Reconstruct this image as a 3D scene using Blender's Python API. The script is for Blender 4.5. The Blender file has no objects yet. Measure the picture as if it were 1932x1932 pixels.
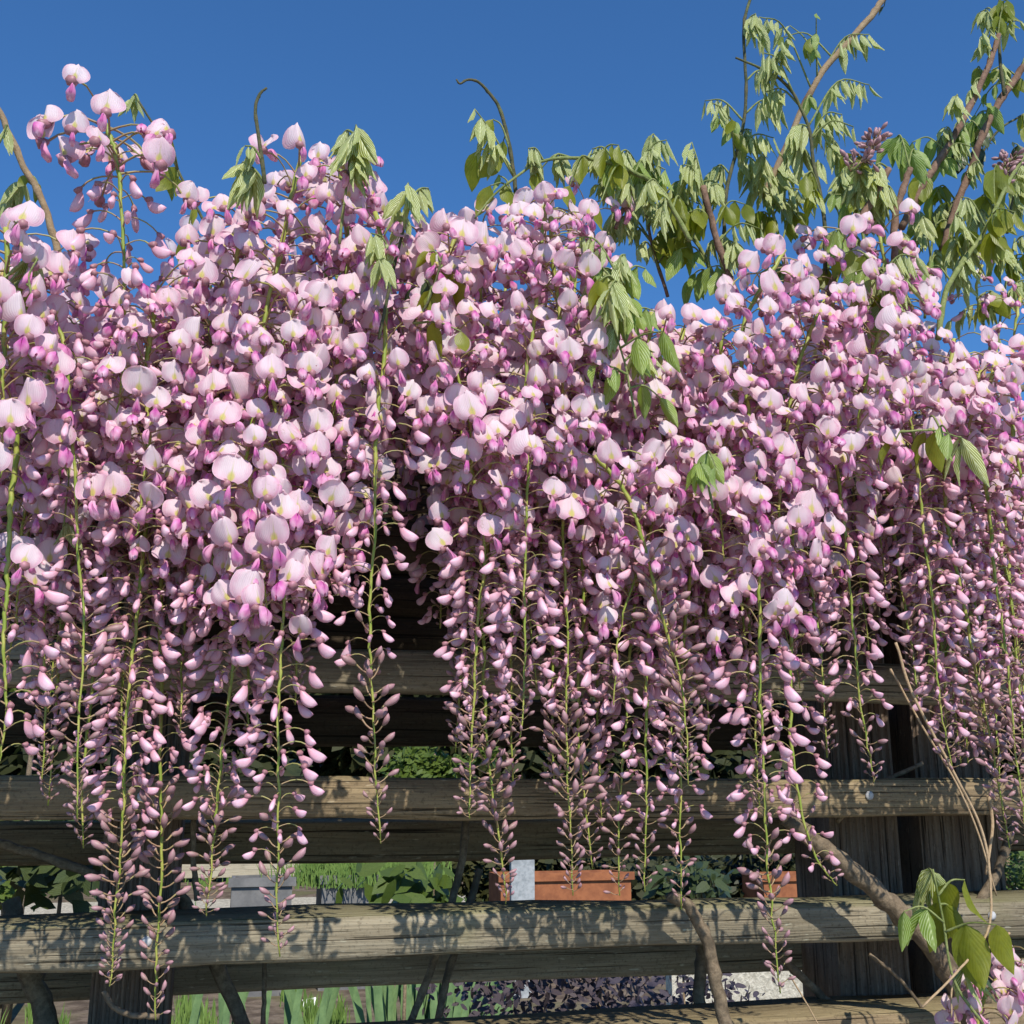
import bpy, math, random
from mathutils import Vector, Matrix, Euler, Quaternion
R = random.Random(7)
sc = bpy.context.scene
COL = sc.collection
rad = math.radians
# ------------------------------------------------------------------ camera
PITCH, YAW, ROLL, FOC = rad(14.1), rad(14.0), rad(0.0), 1.08
cam_d = bpy.data.cameras.new('camera'); cam = bpy.data.objects.new('camera', cam_d); COL.objects.link(cam)
cam_d.sensor_width = 36; cam_d.sensor_height = 36; cam_d.lens = 36*FOC
cam_d.clip_start = 0.02; cam_d.clip_end = 400
CL = Vector((-math.sin(YAW), -math.cos(YAW), 0))
cam.location = CL
cam.rotation_euler = (rad(90)+PITCH, ROLL, -YAW)
sc.camera = cam
# ------------------------------------------------------------------ light
SUN_EL, SUN_AZ = rad(46), rad(176)      # azimuth clockwise from +Y, where the sun stands
sdir = Vector((math.sin(SUN_AZ)*math.cos(SUN_EL), math.cos(SUN_AZ)*math.cos(SUN_EL), math.sin(SUN_EL)))
w = bpy.data.worlds.new('World'); sc.world = w; w.use_nodes = True
nt = w.node_tree; bg = nt.nodes['Background']
sky = nt.nodes.new('ShaderNodeTexSky'); sky.sky_type = 'NISHITA'; sky.sun_disc = False
sky.sun_elevation = SUN_EL; sky.sun_rotation = SUN_AZ
sky.air_density = 1.0; sky.dust_density = 0.0; sky.ozone_density = 3.0; sky.altitude = 600
tint = nt.nodes.new('ShaderNodeMix'); tint.data_type = 'RGBA'; tint.blend_type = 'MULTIPLY'; tint.inputs[0].default_value = 1
tint.inputs[7].default_value = (.50, .92, 1.28, 1)      # the clear, deep blue of this dry air
nt.links.new(sky.outputs[0], tint.inputs[6]); nt.links.new(tint.outputs[2], bg.inputs[0]); bg.inputs[1].default_value = 0.114
ld = bpy.data.lights.new('sun', 'SUN'); ld.energy = 5.0; ld.angle = rad(0.5); ld.color = (1, .94, .84)
lo = bpy.data.objects.new('sun', ld); COL.objects.link(lo)
lo.rotation_euler = sdir.to_track_quat('Z', 'Y').to_euler(); lo.location = (0, -3, 4)
sc.view_settings.view_transform = 'Standard'; sc.view_settings.look = 'None'
sc.view_settings.exposure = 0.14; sc.view_settings.gamma = 1
sc.view_settings.use_curve_mapping = False
sc.cycles.max_bounces = 8; sc.cycles.transmission_bounces = 4; sc.cycles.diffuse_bounces = 4
# ------------------------------------------------------------------ pixel -> world
CR = cam.rotation_euler.to_matrix()
def ray(u, v):
    return (CR @ Vector(((u/1932-.5), (.5-v/1932), -FOC))).normalized()
def P(u, v, d=0.0):
    """point seen at (u, v) of the 1932 grid, d metres in front of the fence face (world y = -d)"""
    r = ray(u, v); t = (-d-CL.y)/r.y
    return CL+r*t
def PG(u, v, z):
    r = ray(u, v); t = (z-CL.z)/r.z
    return CL+r*t
def px(n, p):
    return n/1932/FOC*((p-CL).length)
# ------------------------------------------------------------------ objects
def new(name, data=None, parent=None, loc=(0, 0, 0), rot=None, scale=None, kind=None):
    o = bpy.data.objects.new(name, data); COL.objects.link(o)
    if parent: o.parent = parent
    o.location = loc
    if rot is not None:
        if isinstance(rot, Quaternion):
            o.rotation_mode = 'QUATERNION'; o.rotation_quaternion = rot
        else: o.rotation_euler = rot
    if scale is not None: o.scale = (scale,)*3 if isinstance(scale, (int, float)) else scale
    if kind: o['kind'] = kind
    return o
def tag(o, label, cat=None, group=None, kind=None):
    o['label'] = label
    if cat: o['category'] = cat
    if group: o['group'] = group
    if kind: o['kind'] = kind
    return o
class MB:
    def __init__(s): s.v = []; s.f = []; s.m = []; s.uv = []
    def add(s, vs, fs, mi=0, uvs=None):
        b = len(s.v); s.v += [tuple(p) for p in vs]
        s.uv += (uvs if uvs else [(0.5, 0.5)]*len(vs))
        for f in fs: s.f.append(tuple(i+b for i in f)); s.m.append(mi)
    def grid(s, fn, nu, nv, mi=0):
        vs = []; uvs = []
        for j in range(nv+1):
            for i in range(nu+1):
                a, b = i/nu, j/nv
                vs.append(fn(a, b)); uvs.append((a, b))
        fs = [(j*(nu+1)+i, j*(nu+1)+i+1, (j+1)*(nu+1)+i+1, (j+1)*(nu+1)+i) for j in range(nv) for i in range(nu)]
        s.add(vs, fs, mi, uvs)
    def tube(s, path, radii, n=5, mi=0, cap=True, jit=0, flat=None):
        path = [Vector(p) for p in path]; k = len(path)
        if not isinstance(radii, (list, tuple)): radii = [radii]*k
        vs = []; uvs = []; up = Vector((0.31, .2, .93)).normalized(); prevx = None
        for i, p in enumerate(path):
            t = (path[min(i+1, k-1)]-path[max(i-1, 0)])
            t = t.normalized() if t.length > 1e-9 else Vector((0, 0, 1))
            x = (prevx-t*prevx.dot(t)) if prevx is not None else t.cross(up)
            if x.length < 1e-5: x = t.orthogonal()
            x.normalize(); prevx = x; y = t.cross(x)
            for j in range(n):
                a = 2*math.pi*j/n; r = radii[i]*(1+(R.uniform(-jit, jit) if jit else 0))
                fy = flat[i] if flat else 1
                vs.append(p+x*math.cos(a)*r+y*math.sin(a)*r*fy); uvs.append((j/n, i/(k-1)))
        fs = [(i*n+j, i*n+(j+1) % n, (i+1)*n+(j+1) % n, (i+1)*n+j) for i in range(k-1) for j in range(n)]
        if cap: fs += [tuple(range(n))[::-1], tuple((k-1)*n+j for j in range(n))]
        s.add(vs, fs, mi, uvs)
    def box(s, x0, x1, y0, y1, z0, z1, mi=0):
        vs = [(x, y, z) for x in (x0, x1) for y in (y0, y1) for z in (z0, z1)]
        s.add(vs, [(0, 1, 3, 2), (4, 6, 7, 5), (0, 4, 5, 1), (2, 3, 7, 6), (0, 2, 6, 4), (1, 5, 7, 3)], mi)
    def mesh(s, name, mats, smooth=True):
        me = bpy.data.meshes.new(name); me.from_pydata(s.v, [], s.f)
        for m in mats: me.materials.append(m)
        me.polygons.foreach_set('material_index', s.m)
        if smooth: me.polygons.foreach_set('use_smooth', [True]*len(s.f))
        ul = me.uv_layers.new(name='uv'); li = [0]*len(me.loops); me.loops.foreach_get('vertex_index', li)
        flat = []
        for i in li: flat += s.uv[i]
        ul.data.foreach_set('uv', flat); me.update(); return me
def smooth_path(pts, n=6):
    pts = [Vector(p) for p in pts]
    if len(pts) < 3:
        return [pts[0].lerp(pts[1], i/n) for i in range(n+1)]
    out = []
    q = [pts[0]*2-pts[1]]+pts+[pts[-1]*2-pts[-2]]
    for i in range(1, len(q)-2):
        for j in range(n):
            t = j/n; a, b, c, d = q[i-1:i+3]
            out.append(.5*((2*b)+(c-a)*t+(2*a-5*b+4*c-d)*t*t+(-a+3*b-3*c+d)*t**3))
    out.append(pts[-1]); return out
def lerp(a, b, t): return a+(b-a)*t
# ------------------------------------------------------------------ materials
class NT:
    def __init__(s, name):
        s.m = bpy.data.materials.new(name); s.m.use_nodes = True; s.t = s.m.node_tree; s.t.nodes.clear()
        s.out = s.n('ShaderNodeOutputMaterial')
    def n(s, t, **k):
        nd = s.t.nodes.new(t)
        for a, b in k.items(): setattr(nd, a, b)
        return nd
    def put(s, sock, v):
        if isinstance(v, bpy.types.NodeSocket): s.t.links.new(v, sock)
        elif v is not None:
            if isinstance(v, tuple) and len(v) == 3 and sock.type == 'RGBA': v = v+(1,)
            sock.default_value = v
    def math(s, op, a, b=None, c=None, clamp=False):
        nd = s.n('ShaderNodeMath', operation=op); nd.use_clamp = clamp
        s.put(nd.inputs[0], a)
        if b is not None: s.put(nd.inputs[1], b)
        if c is not None: s.put(nd.inputs[2], c)
        return nd.outputs[0]
    def mix(s, f, a, b, mode='MIX'):
        nd = s.n('ShaderNodeMix', data_type='RGBA', blend_type=mode)
        s.put(nd.inputs[0], f); s.put(nd.inputs[6], a); s.put(nd.inputs[7], b); return nd.outputs[2]
    def mapr(s, v, a, b, c=0.0, d=1.0):
        nd = s.n('ShaderNodeMapRange', interpolation_type='SMOOTHSTEP')
        s.put(nd.inputs[0], v)
        for i, x in zip((1, 2, 3, 4), (a, b, c, d)): s.put(nd.inputs[i], x)
        return nd.outputs[0]
    def noise(s, vec, scale, detail=3, rough=.5, dist=0.0):
        nd = s.n('ShaderNodeTexNoise'); s.put(nd.inputs['Vector'], vec)
        s.put(nd.inputs['Scale'], scale); s.put(nd.inputs['Detail'], detail); s.put(nd.inputs['Roughness'], rough)
        s.put(nd.inputs['Distortion'], dist); return nd.outputs[0]
    def mapping(s, vec, scale=(1, 1, 1), loc=(0, 0, 0)):
        nd = s.n('ShaderNodeMapping'); s.put(nd.inputs[0], vec); nd.inputs[3].default_value = scale
        nd.inputs[1].default_value = loc; return nd.outputs[0]
    def coord(s, k='Object'): return s.n('ShaderNodeTexCoord').outputs[k]
    def uv(s):
        sp = s.n('ShaderNodeSeparateXYZ'); s.t.links.new(s.coord('UV'), sp.inputs[0]); return sp.outputs[0], sp.outputs[1]
    def rnd(s): return s.n('ShaderNodeObjectInfo').outputs['Random']
    def ramp(s, f, stops):
        nd = s.n('ShaderNodeValToRGB'); s.put(nd.inputs[0], f); e = nd.color_ramp.elements
        while len(e) < len(stops): e.new(.5)
        for x, (p, c) in zip(e, stops): x.position = p; x.color = c+(1,)
        return nd.outputs[0]
    def finish(s, col, rough=.6, bump=None, bs=.3, bd=.002, transl=0, spec=.3, tcol=None):
        p = s.n('ShaderNodeBsdfPrincipled'); s.put(p.inputs['Base Color'], col); s.put(p.inputs['Roughness'], rough)
        s.put(p.inputs['Specular IOR Level'], spec); sh = p.outputs[0]
        nrm = None
        if bump is not None:
            b = s.n('ShaderNodeBump'); b.inputs['Strength'].default_value = bs; b.inputs['Distance'].default_value = bd
            s.put(b.inputs['Height'], bump); nrm = b.outputs[0]; s.put(p.inputs['Normal'], nrm)
        if transl:
            tr = s.n('ShaderNodeBsdfTranslucent'); s.put(tr.inputs[0], tcol if tcol is not None else col)
            if nrm: s.put(tr.inputs['Normal'], nrm)
            mx = s.n('ShaderNodeMixShader'); mx.inputs[0].default_value = transl
            s.t.links.new(sh, mx.inputs[1]); s.t.links.new(tr.outputs[0], mx.inputs[2]); sh = mx.outputs[0]
        s.t.links.new(sh, s.out.inputs[0]); return s.m
def m_banner():
    s = NT('banner petal'); x, y = s.uv()
    au = s.math('MULTIPLY', s.math('ABSOLUTE', s.math('SUBTRACT', x, .5)), 2)
    no = s.noise(s.coord(), 260, 3)
    e1 = s.mapr(s.math('ADD', au, s.math('MULTIPLY', no, .5)), .75, 1.25)
    e2 = s.mapr(y, .42, .0)
    e3 = s.mapr(y, .86, 1.0, 0, .4)
    f = s.math('MAXIMUM', s.math('MAXIMUM', s.math('MULTIPLY', e1, .75), s.math('MULTIPLY', e2, .8)), e3)
    r = s.rnd(); pale = s.mix(r, (.91, .81, .835), (.87, .68, .74)); pink = s.mix(r, (.82, .48, .60), (.74, .33, .49))
    c = s.mix(f, pale, pink)
    # vein streaks fanning out
    vn = s.n('ShaderNodeTexWave', wave_type='BANDS', bands_direction='X')
    mp = s.mapping(s.coord('UV'), (3.2, .25, 1)); s.put(vn.inputs['Vector'], mp); vn.inputs['Scale'].default_value = 2; vn.inputs['Distortion'].default_value = 1.5
    c = s.mix(s.math('MULTIPLY', vn.outputs[1], .16), c, (.62, .35, .53))
    # yellow blotch and green crease
    dx = s.math('DIVIDE', au, .24); dy = s.math('DIVIDE', s.math('SUBTRACT', y, .15), .19)
    d = s.math('ADD', s.math('MULTIPLY', dx, dx), s.math('MULTIPLY', dy, dy))
    c = s.mix(s.math('MULTIPLY', s.mapr(d, 1.6, .2), .92), c, (.70, .62, .16))
    cr = s.math('MULTIPLY', s.mapr(au, .07, .0), s.mapr(y, .75, .2))
    c = s.mix(s.math('MULTIPLY', cr, .75), c, (.55, .58, .20))
    rim = s.mapr(au, .93, 1.0, 0, .45); c = s.mix(rim, c, (.88, .76, .80))
    wil = s.math('MULTIPLY', s.mapr(r, .80, 1.0), s.mapr(s.noise(s.coord(), 330, 4, .7), .56, .66)); c = s.mix(s.math('MULTIPLY', wil, .6), c, (.50, .33, .26))
    tc = s.mix(1.0, c, (1.0, .90, .93), 'MULTIPLY')
    return s.finish(c, .55, s.math('ADD', no, s.math('MULTIPLY', vn.outputs[1], .5)), .28, .0008, .42, .22, tc)
def m_keel():
    s = NT('keel petal'); x, y = s.uv(); r = s.rnd()
    c = s.ramp(y, [(0, (.66, .46, .48)), (.25, (.80, .38, .58)), (.7, (.77, .26, .54)), (1, (.86, .58, .72))])
    m = s.math('MULTIPLY', s.mapr(x, .38, .0), s.mapr(y, .15, .6))
    c = s.mix(s.math('MULTIPLY', m, .9), c, (.50, .05, .33))
    c = s.mix(s.mapr(s.noise(s.coord(), 200, 2), .45, .68, 0, .5), c, (.74, .18, .44))
    c = s.mix(s.math('MULTIPLY', r, .4), c, (.86, .55, .66))
    return s.finish(c, .5, None, transl=.25, spec=.3)
def m_half():
    s = NT('opening bud petal'); x, y = s.uv(); r = s.rnd()
    c = s.ramp(y, [(0, (.42, .20, .20)), (.16, (.64, .28, .33)), (.45, (.82, .50, .61)), (.8, (.88, .65, .75)), (1, (.76, .36, .53))])
    n = s.noise(s.coord(), 220, 2)
    c = s.mix(s.mapr(n, .4, .7, 0, .45), c, (.76, .38, .52))
    c = s.mix(s.math('MULTIPLY', r, .3), c, (.70, .34, .44))
    return s.finish(c, .42, n, .1, .0004, .2, .4)
def m_tight():
    s = NT('closed bud'); x, y = s.uv(); r = s.rnd()
    c = s.ramp(y, [(0, (.16, .13, .07)), (.3, (.26, .14, .13)), (.7, (.38, .20, .22)), (1, (.36, .15, .19))])
    c = s.mix(s.math('MULTIPLY', r, .5), c, (.50, .27, .33))
    n = s.noise(s.coord(), 420, 2); c = s.mix(s.mapr(n, .45, .75, 0, .4), c, (.34, .30, .24))
    return s.finish(c, .5, n, .2, .0004, .08, .45)
def m_stem(name, a, b, scale=60, rough=.5):
    s = NT(name); n = s.noise(s.coord(), scale, 3); c = s.mix(s.mapr(n, .38, .66), a, b)
    return s.finish(c, rough, n, .25, .0008, 0, .4)
def m_leaf(name, base, stripe, amt, transl, tc):
    s = NT(name); x, y = s.uv()
    au = s.math('MULTIPLY', s.math('ABSOLUTE', s.math('SUBTRACT', x, .5)), 2)
    ph = s.math('SUBTRACT', s.math('MULTIPLY', y, 44), s.math('MULTIPLY', au, 24))
    wv = s.math('ADD', s.math('MULTIPLY', s.math('SINE', ph), .5), .5)
    n = s.noise(s.coord(), 300, 3)
    st = s.mapr(s.math('ADD', wv, s.math('MULTIPLY', n, .5)), .7, 1.2)
    mid = s.mapr(au, .09, .02)
    f = s.math('MULTIPLY', s.math('MAXIMUM', st, mid), amt)
    b = s.mix(s.rnd(), base, tuple(q*k for q, k in zip(base, (1.5, 1.25, .8))))
    b = s.mix(s.mapr(n, .35, .7, 0, .5), b, tuple(q*.6 for q in base))
    c = s.mix(f, b, stripe)
    return s.finish(c, .42, wv, .35 if amt > .5 else .14, .0006, transl, .4, tc)
def m_wood(name, stops, moss=.0, rib=False, fine=1.0):
    s = NT(name); ob = s.coord('Object'); off = s.n('ShaderNodeObjectInfo').outputs['Location']
    v = s.n('ShaderNodeVectorMath', operation='ADD'); s.put(v.inputs[0], ob); s.put(v.inputs[1], off); v = v.outputs[0]
    sc1 = (2.2, 40, 40) if not rib else (30, 30, 2)
    g = s.noise(s.mapping(v, sc1), 2.0*fine, 8, .65, .8)
    g = s.math('ADD', s.math('MULTIPLY', g, .6), s.math('MULTIPLY', s.noise(s.mapping(v, (9, 300, 300) if not rib else (300, 300, 12)), 2, 5, .7), .4))
    g2 = s.noise(s.mapping(v, (sc1[0]*.6, 140, 140) if not rib else (140, 140, 3)), 3, 4, .6)
    big = s.noise(v, 5, 3)
    c = s.ramp(s.math('ADD', s.math('MULTIPLY', g, .75), s.math('MULTIPLY', big, .25)), stops)
    crk = s.mapr(g2, .42, .34)
    c = s.mix(s.math('MULTIPLY', crk, .85), c, (.018, .014, .010))
    fl = s.mapr(s.noise(s.mapping(v, (30, 160, 160) if not rib else (200, 200, 30)), 2, 2), .66, .74)
    c = s.mix(s.math('MULTIPLY', fl, .55), c, tuple(min(.5, k*1.35) for k in stops[-1][1]))
    if moss:
        gm = s.n('ShaderNodeNewGeometry'); sp = s.n('ShaderNodeSeparateXYZ'); s.put(sp.inputs[0], gm.outputs['Normal'])
        up = s.mapr(sp.outputs[2], .3, .9)
        m = s.math('ADD', s.math('MULTIPLY', up, moss), s.mapr(s.noise(v, 9, 4), .52, .72, 0, moss*.7), clamp=True)
        c = s.mix(m, c, (.17, .17, .06))
    sp_ = s.noise(v, 260, 3, .7); c = s.mix(s.mapr(sp_, .52, .68, 0, .55), c, tuple(k*.55 for k in stops[1][1]))
    h = s.math('SUBTRACT', s.math('ADD', g, s.math('MULTIPLY', g2, .5)), s.math('MULTIPLY', crk, .8))
    return s.finish(c, .85, h, .8, .003, 0, .15)
def m_bark(name, a, b, c3):
    s = NT(name); v = s.coord('Object')
    x, y = s.uv()
    g = s.noise(v, 150, 7, .75); g2 = s.noise(v, 22, 3)
    c = s.mix(s.mapr(g, .35, .65), a, b); c = s.mix(s.mapr(g2, .5, .7), c, c3)
    return s.finish(c, .8, g, .8, .0025, 0, .2)
def m_noise(name, a, b, scale, rough=.9, bs=.6, bd=.01, c3=None, s3=3):
    s = NT(name); v = s.coord('Object'); n = s.noise(v, scale, 7, .65)
    c = s.mix(s.mapr(n, .35, .65), a, b)
    if c3: c = s.mix(s.mapr(s.noise(v, s3, 4), .5, .68), c, c3)
    return s.finish(c, rough, n, bs, bd, 0, .2)
M_BAN, M_KEEL, M_HALF, M_TIGHT = m_banner(), m_keel(), m_half(), m_tight()
M_RACH = m_stem('flower stalk', (.20, .27, .035), (.36, .36, .08), 90)
M_PED = m_stem('pedicel', (.30, .32, .09), (.33, .20, .13), 80)
M_CAL = m_stem('calyx', (.30, .14, .15), (.40, .17, .22), 250)
M_YOUNG = m_leaf('young striped leaf', (.19, .25, .035), (.76, .80, .48), .9, .32, (.46, .58, .08))
M_OLIVE = m_leaf('mature leaf', (.15, .19, .02), (.30, .34, .07), .22, .42, (.48, .54, .03))
M_BRIGHT = m_leaf('bright green leaf', (.15, .25, .03), (.52, .60, .30), .55, .35, (.38, .58, .05))
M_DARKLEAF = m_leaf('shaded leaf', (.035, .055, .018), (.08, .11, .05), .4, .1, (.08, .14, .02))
M_TWIG = m_bark('brown twig', (.15, .09, .06), (.25, .155, .11), (.08, .045, .03))
M_TAN = m_bark('tan twig', (.24, .17, .10), (.34, .25, .15), (.14, .09, .055))
M_DTWIG = m_bark('dark twining stem', (.055, .065, .03), (.12, .11, .06), (.16, .18, .07))
M_GSTEM = m_bark('green stem', (.16, .20, .06), (.27, .30, .12), (.10, .13, .03))
M_BARK = m_bark('vine bark', (.12, .09, .06), (.25, .19, .125), (.07, .055, .038))
M_DRY = m_bark('dry tendril', (.42, .29, .17), (.50, .36, .22), (.25, .17, .10))
M_BOARD = m_wood('weathered board', [(.30, (.085, .068, .042)), (.45, (.19, .16, .11)), (.58, (.30, .26, .185)), (.72, (.42, .375, .29))], .4)
M_BOARDW = m_wood('warm weathered board', [(.30, (.09, .06, .035)), (.45, (.19, .14, .085)), (.58, (.29, .22, .13)), (.72, (.38, .31, .21))], .2)
M_BOARDSHADE = m_wood('shaded board', [(.30, (.030, .022, .015)), (.5, (.065, .048, .032)), (.7, (.11, .085, .055))], .1)  # board colour darkened to stand for the shade behind the flowers
M_POST = m_wood('post wood', [(.30, (.09, .055, .04)), (.5, (.16, .115, .085)), (.7, (.26, .20, .15))], .0, rib=True)
# ------------------------------------------------------------------ ground and garden (setting)
GZ = -1.15
M_SOIL = m_noise('soil', (.085, .062, .045), (.20, .155, .115), 9, bs=1, bd=.03, c3=(.13, .12, .06), s3=1.2)
M_GRAV = m_noise('pale gravel', (.30, .27, .21), (.60, .55, .44), 38, bs=1, bd=.02)
gb = MB()
def gfn(a, b):
    x = -60+150*a; y = -20+190*b**1.8
    return (x, y, GZ+.03*math.sin(x*1.3)*math.sin(y*1.7))
gb.grid(gfn, 60, 60)
tag(new('ground', gb.mesh('ground', [M_SOIL]), kind='structure'), 'bare brown garden soil seen through the gaps of the fence')
pb = MB(); pb.box(-9, 60, 8.6, 11.4, GZ-.1, GZ+.06)
tag(new('gravel_path', pb.mesh('gravel_path', [M_GRAV], False), kind='structure'), 'pale gravel path crossing the garden behind the fence')

fb = MB(); fb.box(-30, 30, -9, -.35, GZ-.1, GZ+.05)  # out-of-view ground, added to bounce warm light up at the flowers
tag(new('bounce_ground', fb.mesh('bounce_ground', [M_GRAV], False), kind='structure'), 'unseen pale ground added on the viewer side to bounce warm light')
# ------------------------------------------------------------------ fence
def board_mesh(name, x0, x1, th, h, mat, seed, nx=60):
    """plank with softly worn, slightly wavy edges; local origin on its centre line"""
    q = random.Random(seed); ph = [q.uniform(0, 6.28) for _ in range(6)]
    rb = .0035
    prof = [(-th/2, -h/2+rb), (-th/2, 0), (-th/2, h/2-rb), (-th/2+rb, h/2), (0, h/2), (th/2-rb, h/2), (th/2, h/2-rb), (th/2, -h/2+rb), (th/2-rb, -h/2), (-th/2+rb, -h/2)]
    b = MB(); n = len(prof); vs = []
    for i in range(nx+1):
        x = lerp(x0, x1, i/nx)
        for k, (y, z) in enumerate(prof):
            wob = .0016*math.sin(x*7+ph[k % 6])+.0008*math.sin(x*31+ph[(k+2) % 6])+q.uniform(-.0004, .0004)
            vs.append((x, y+wob*.6, z+wob))
    fs = [(i*n+j, (i+1)*n+j, (i+1)*n+(j+1) % n, i*n+(j+1) % n) for i in range(nx) for j in range(n)]
    fs += [tuple(range(n))[::-1], tuple(nx*n+j for j in range(n))]
    b.add(vs, fs); return b.mesh(name, [mat])
fence = new('slatted_fence', None, None, (0, 0, GZ))
tag(fence, 'weathered wooden slatted fence with horizontal boards on both faces of its posts', 'fence')
TH = .085
def zof(v, d=0, u=966): return P(u, v, d).z
# front boards: rows given by their top and bottom edge at mid picture
M_SCREW = m_noise('zinc screw', (.35, .35, .36), (.5, .5, .5), 200, rough=.4, bs=.1, bd=.001)
screw = MB(); screw.tube([(0, .0, 0), (0, -.0016, 0), (0, -.0024, 0)], [.0042, .0042, .002], 10)
screw_me = screw.mesh('screw', [M_SCREW])
front = [(760, 828, M_BOARDSHADE), (1000, 1076, M_BOARDSHADE), (1231, 1309, M_BOARD), (1468, 1545, M_BOARDW), (1720, 1800, M_BOARD), (1950, 2035, M_BOARDW)]
for k, (v0, v1, m) in enumerate(front):
    z0, z1 = zof(v1), zof(v0); tt = TH if k > 2 else .03
    b = new('board', board_mesh('board', -2.2, 3.4, tt, z1-z0, m, k), fence, (0, tt/2, (z0+z1)/2-GZ))
    if k > 2:
        for u in ((268, 1640) if k != 4 else (277, 1874)):
            p = P(u, (v0+v1)/2+6); new('screw', screw_me, b, (p.x, -tt/2-.0002, .002))
BY = .165
rows = [(840, 924), (925, 1007), (1008, 1092), (1093, 1171), (1172, 1247), (1322, 1410), (1545, 1620), (1782, 1852), (2000, 2080)]  # upper rows butt together, added as a dark backing for the shaded gaps
for k, (v0, v1) in enumerate(rows):
    z0, z1 = zof(v1, -BY), zof(v0, -BY)
    new('board', board_mesh('back_board', -2.2, 3.4, .022, z1-z0, (M_BOARDSHADE if k < 6 else M_BOARDW if k == 6 else M_BOARD), 40+k, 30), fence, (0, BY+.011, (z0+z1)/2-GZ))
def post(u, wpx, d, ztop, ribs=9):
    c = P(u, 1600, d); wd = px(wpx, c)/2; b = MB(); vs = []; n = ribs*4
    ring = []
    for i in range(n+1):           # ribbed front face
        x = lerp(-wd, wd, i/n); ring.append((x, -wd-(.0012 if (i//2) % 2 else -.0012)))
    ring += [(wd, wd), (-wd, wd)]
    L = len(ring); zs = [GZ, -.6, -.3, 0, ztop]
    for z in zs: vs += [(x, y, z-GZ) for x, y in ring]
    fs = [(i*L+j, i*L+(j+1) % L, (i+1)*L+(j+1) % L, (i+1)*L+j) for i in range(len(zs)-1) for j in range(L)]
    fs.append(tuple((len(zs)-1)*L+j for j in range(L)))
    b.add(vs, fs); new('post', b.mesh('post', [M_POST], False), fence, (c.x, TH+.003+wd if d > -.12 else -d, 0))
post(268, 128, -.09, .30); post(1632, 132, -.09, .30); post(1765, 150, -.14, .30)
# ------------------------------------------------------------------ blossoms (origin at the stalk, pedicel runs towards -Y)
def banner_fn(Rr, k, kt, fold, q):
    a1, a2 = q.uniform(-.12, .12), q.uniform(0, 6.28)
    def fn(a, b):
        u = (a-.5)*2
        t = b
        th = math.pi*(.10+.90*t)
        z = Rr*.92*(math.cos(.1*math.pi)-math.cos(th))
        wv = Rr*1.12*(max(0, math.sin(th))**.80)+Rr*.02
        x = u*wv
        z += -abs(u)**2*Rr*.16*(1-t)-(abs(u)**1.5)*Rr*.10*t+Rr*.05*math.sin(u*3+a2)*t
        y = k*Rr*abs(u)**1.8*(.35+.65*math.sin(math.pi*min(1, t+.1)))+kt*Rr*t*t
        y += -fold*Rr*math.exp(-(u/.10)**2)*.10 + Rr*.05*math.sin(a2+t*5+u*4)
        x += a1*z*.35
        y += Rr*.16*math.sin(a2+t*6.5)*u*abs(u)*(1 if a1 > 0 else -1)+Rr*.07*math.sin(a2*3+u*7)*t
        z += Rr*.05*math.sin(a2*2+u*5.5)*t
        x *= math.cos(min(1.1, max(-1.1, k*.5)))
        return Vector((x, y, z))
    return fn
def add_banner(mb, xf, Rr, k, kt, q, mi, nu=10, nv=10):
    fn = banner_fn(Rr, k, kt, 1, q); mb.grid(lambda a, b: xf @ fn(a, b), nu, nv, mi)
def add_pod(mb, xf, L, w, h, bend, mi, rings=6, n=7, peak=.6, tipw=.05, q=None):
    path = []; rr = []; fl = []
    for i in range(rings+1):
        t = i/rings
        path.append(xf @ Vector((0, -L*math.sin(t*1.45)/math.sin(1.45)*.9, -L*bend*(t**1.6))))
        rr.append(max(tipw*w, w*math.sin(math.pi*min(1, t**(math.log(.5)/math.log(peak))))**.75) if 0 < i < rings else w*(.3 if i == 0 else tipw))
        fl.append(h/w)
    mb.tube(path, rr, n, mi, True, 0, fl)
def pedicel(mb, L, rise, droop, r=.00055, mi=0):
    pts = []
    for i in range(6):
        t = i/5; pts.append(Vector((0, -L*t, rise*math.sin(t*math.pi*.75)*1.0-droop*t**3)))
    mb.tube(pts, [r*1.3, r, r, r, r, r*1.3], 4, mi, False); return pts[-1]
def calyx(mb, p, dirv, mi=0, s=1.0):
    dirv = Vector(dirv).normalized()
    mb.tube([p-dirv*.0012*s, p+dirv*.0005*s, p+dirv*.003*s, p+dirv*.0042*s], [.0007*s, .0020*s, .0026*s, .0022*s], 6, mi)
OPEN_STEM, BANNERS, KEELS, FULL, HALF, TIGHT, YOUNGB = [], [], [], [], [], [], []
q = random.Random(3)
for i in range(4):
    mb = MB(); L = (.020, .024, .028, .031)[i]; e = pedicel(mb, L, .004+.002*i, .004, mi=0); calyx(mb, e, (0, -1, -.15), 1, 1.05)
    OPEN_STEM.append((mb.mesh('blossom_stalk', [M_PED, M_CAL]), e))
BK = [(.15, .10), (.30, .2), (.08, .25), (.5, .15), (.22, -.1), (.95, .35), (.12, .0), (.35, .5), (.2, .35), (.6, -.1), (-.3, -.15), (1.3, .2), (.28, .0), (.4, .25)]
def ban_xf(tilt): return Matrix.Translation((0, -.003, .0012)) @ Matrix.Rotation(tilt, 4, 'X')
for k, kt in BK:
    mb = MB(); add_banner(mb, ban_xf(rad(-12)), .0084*q.uniform(.84, 1.14), k, kt, q, 0); BANNERS.append(mb.mesh('banner_petal', [M_BAN]))
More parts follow.
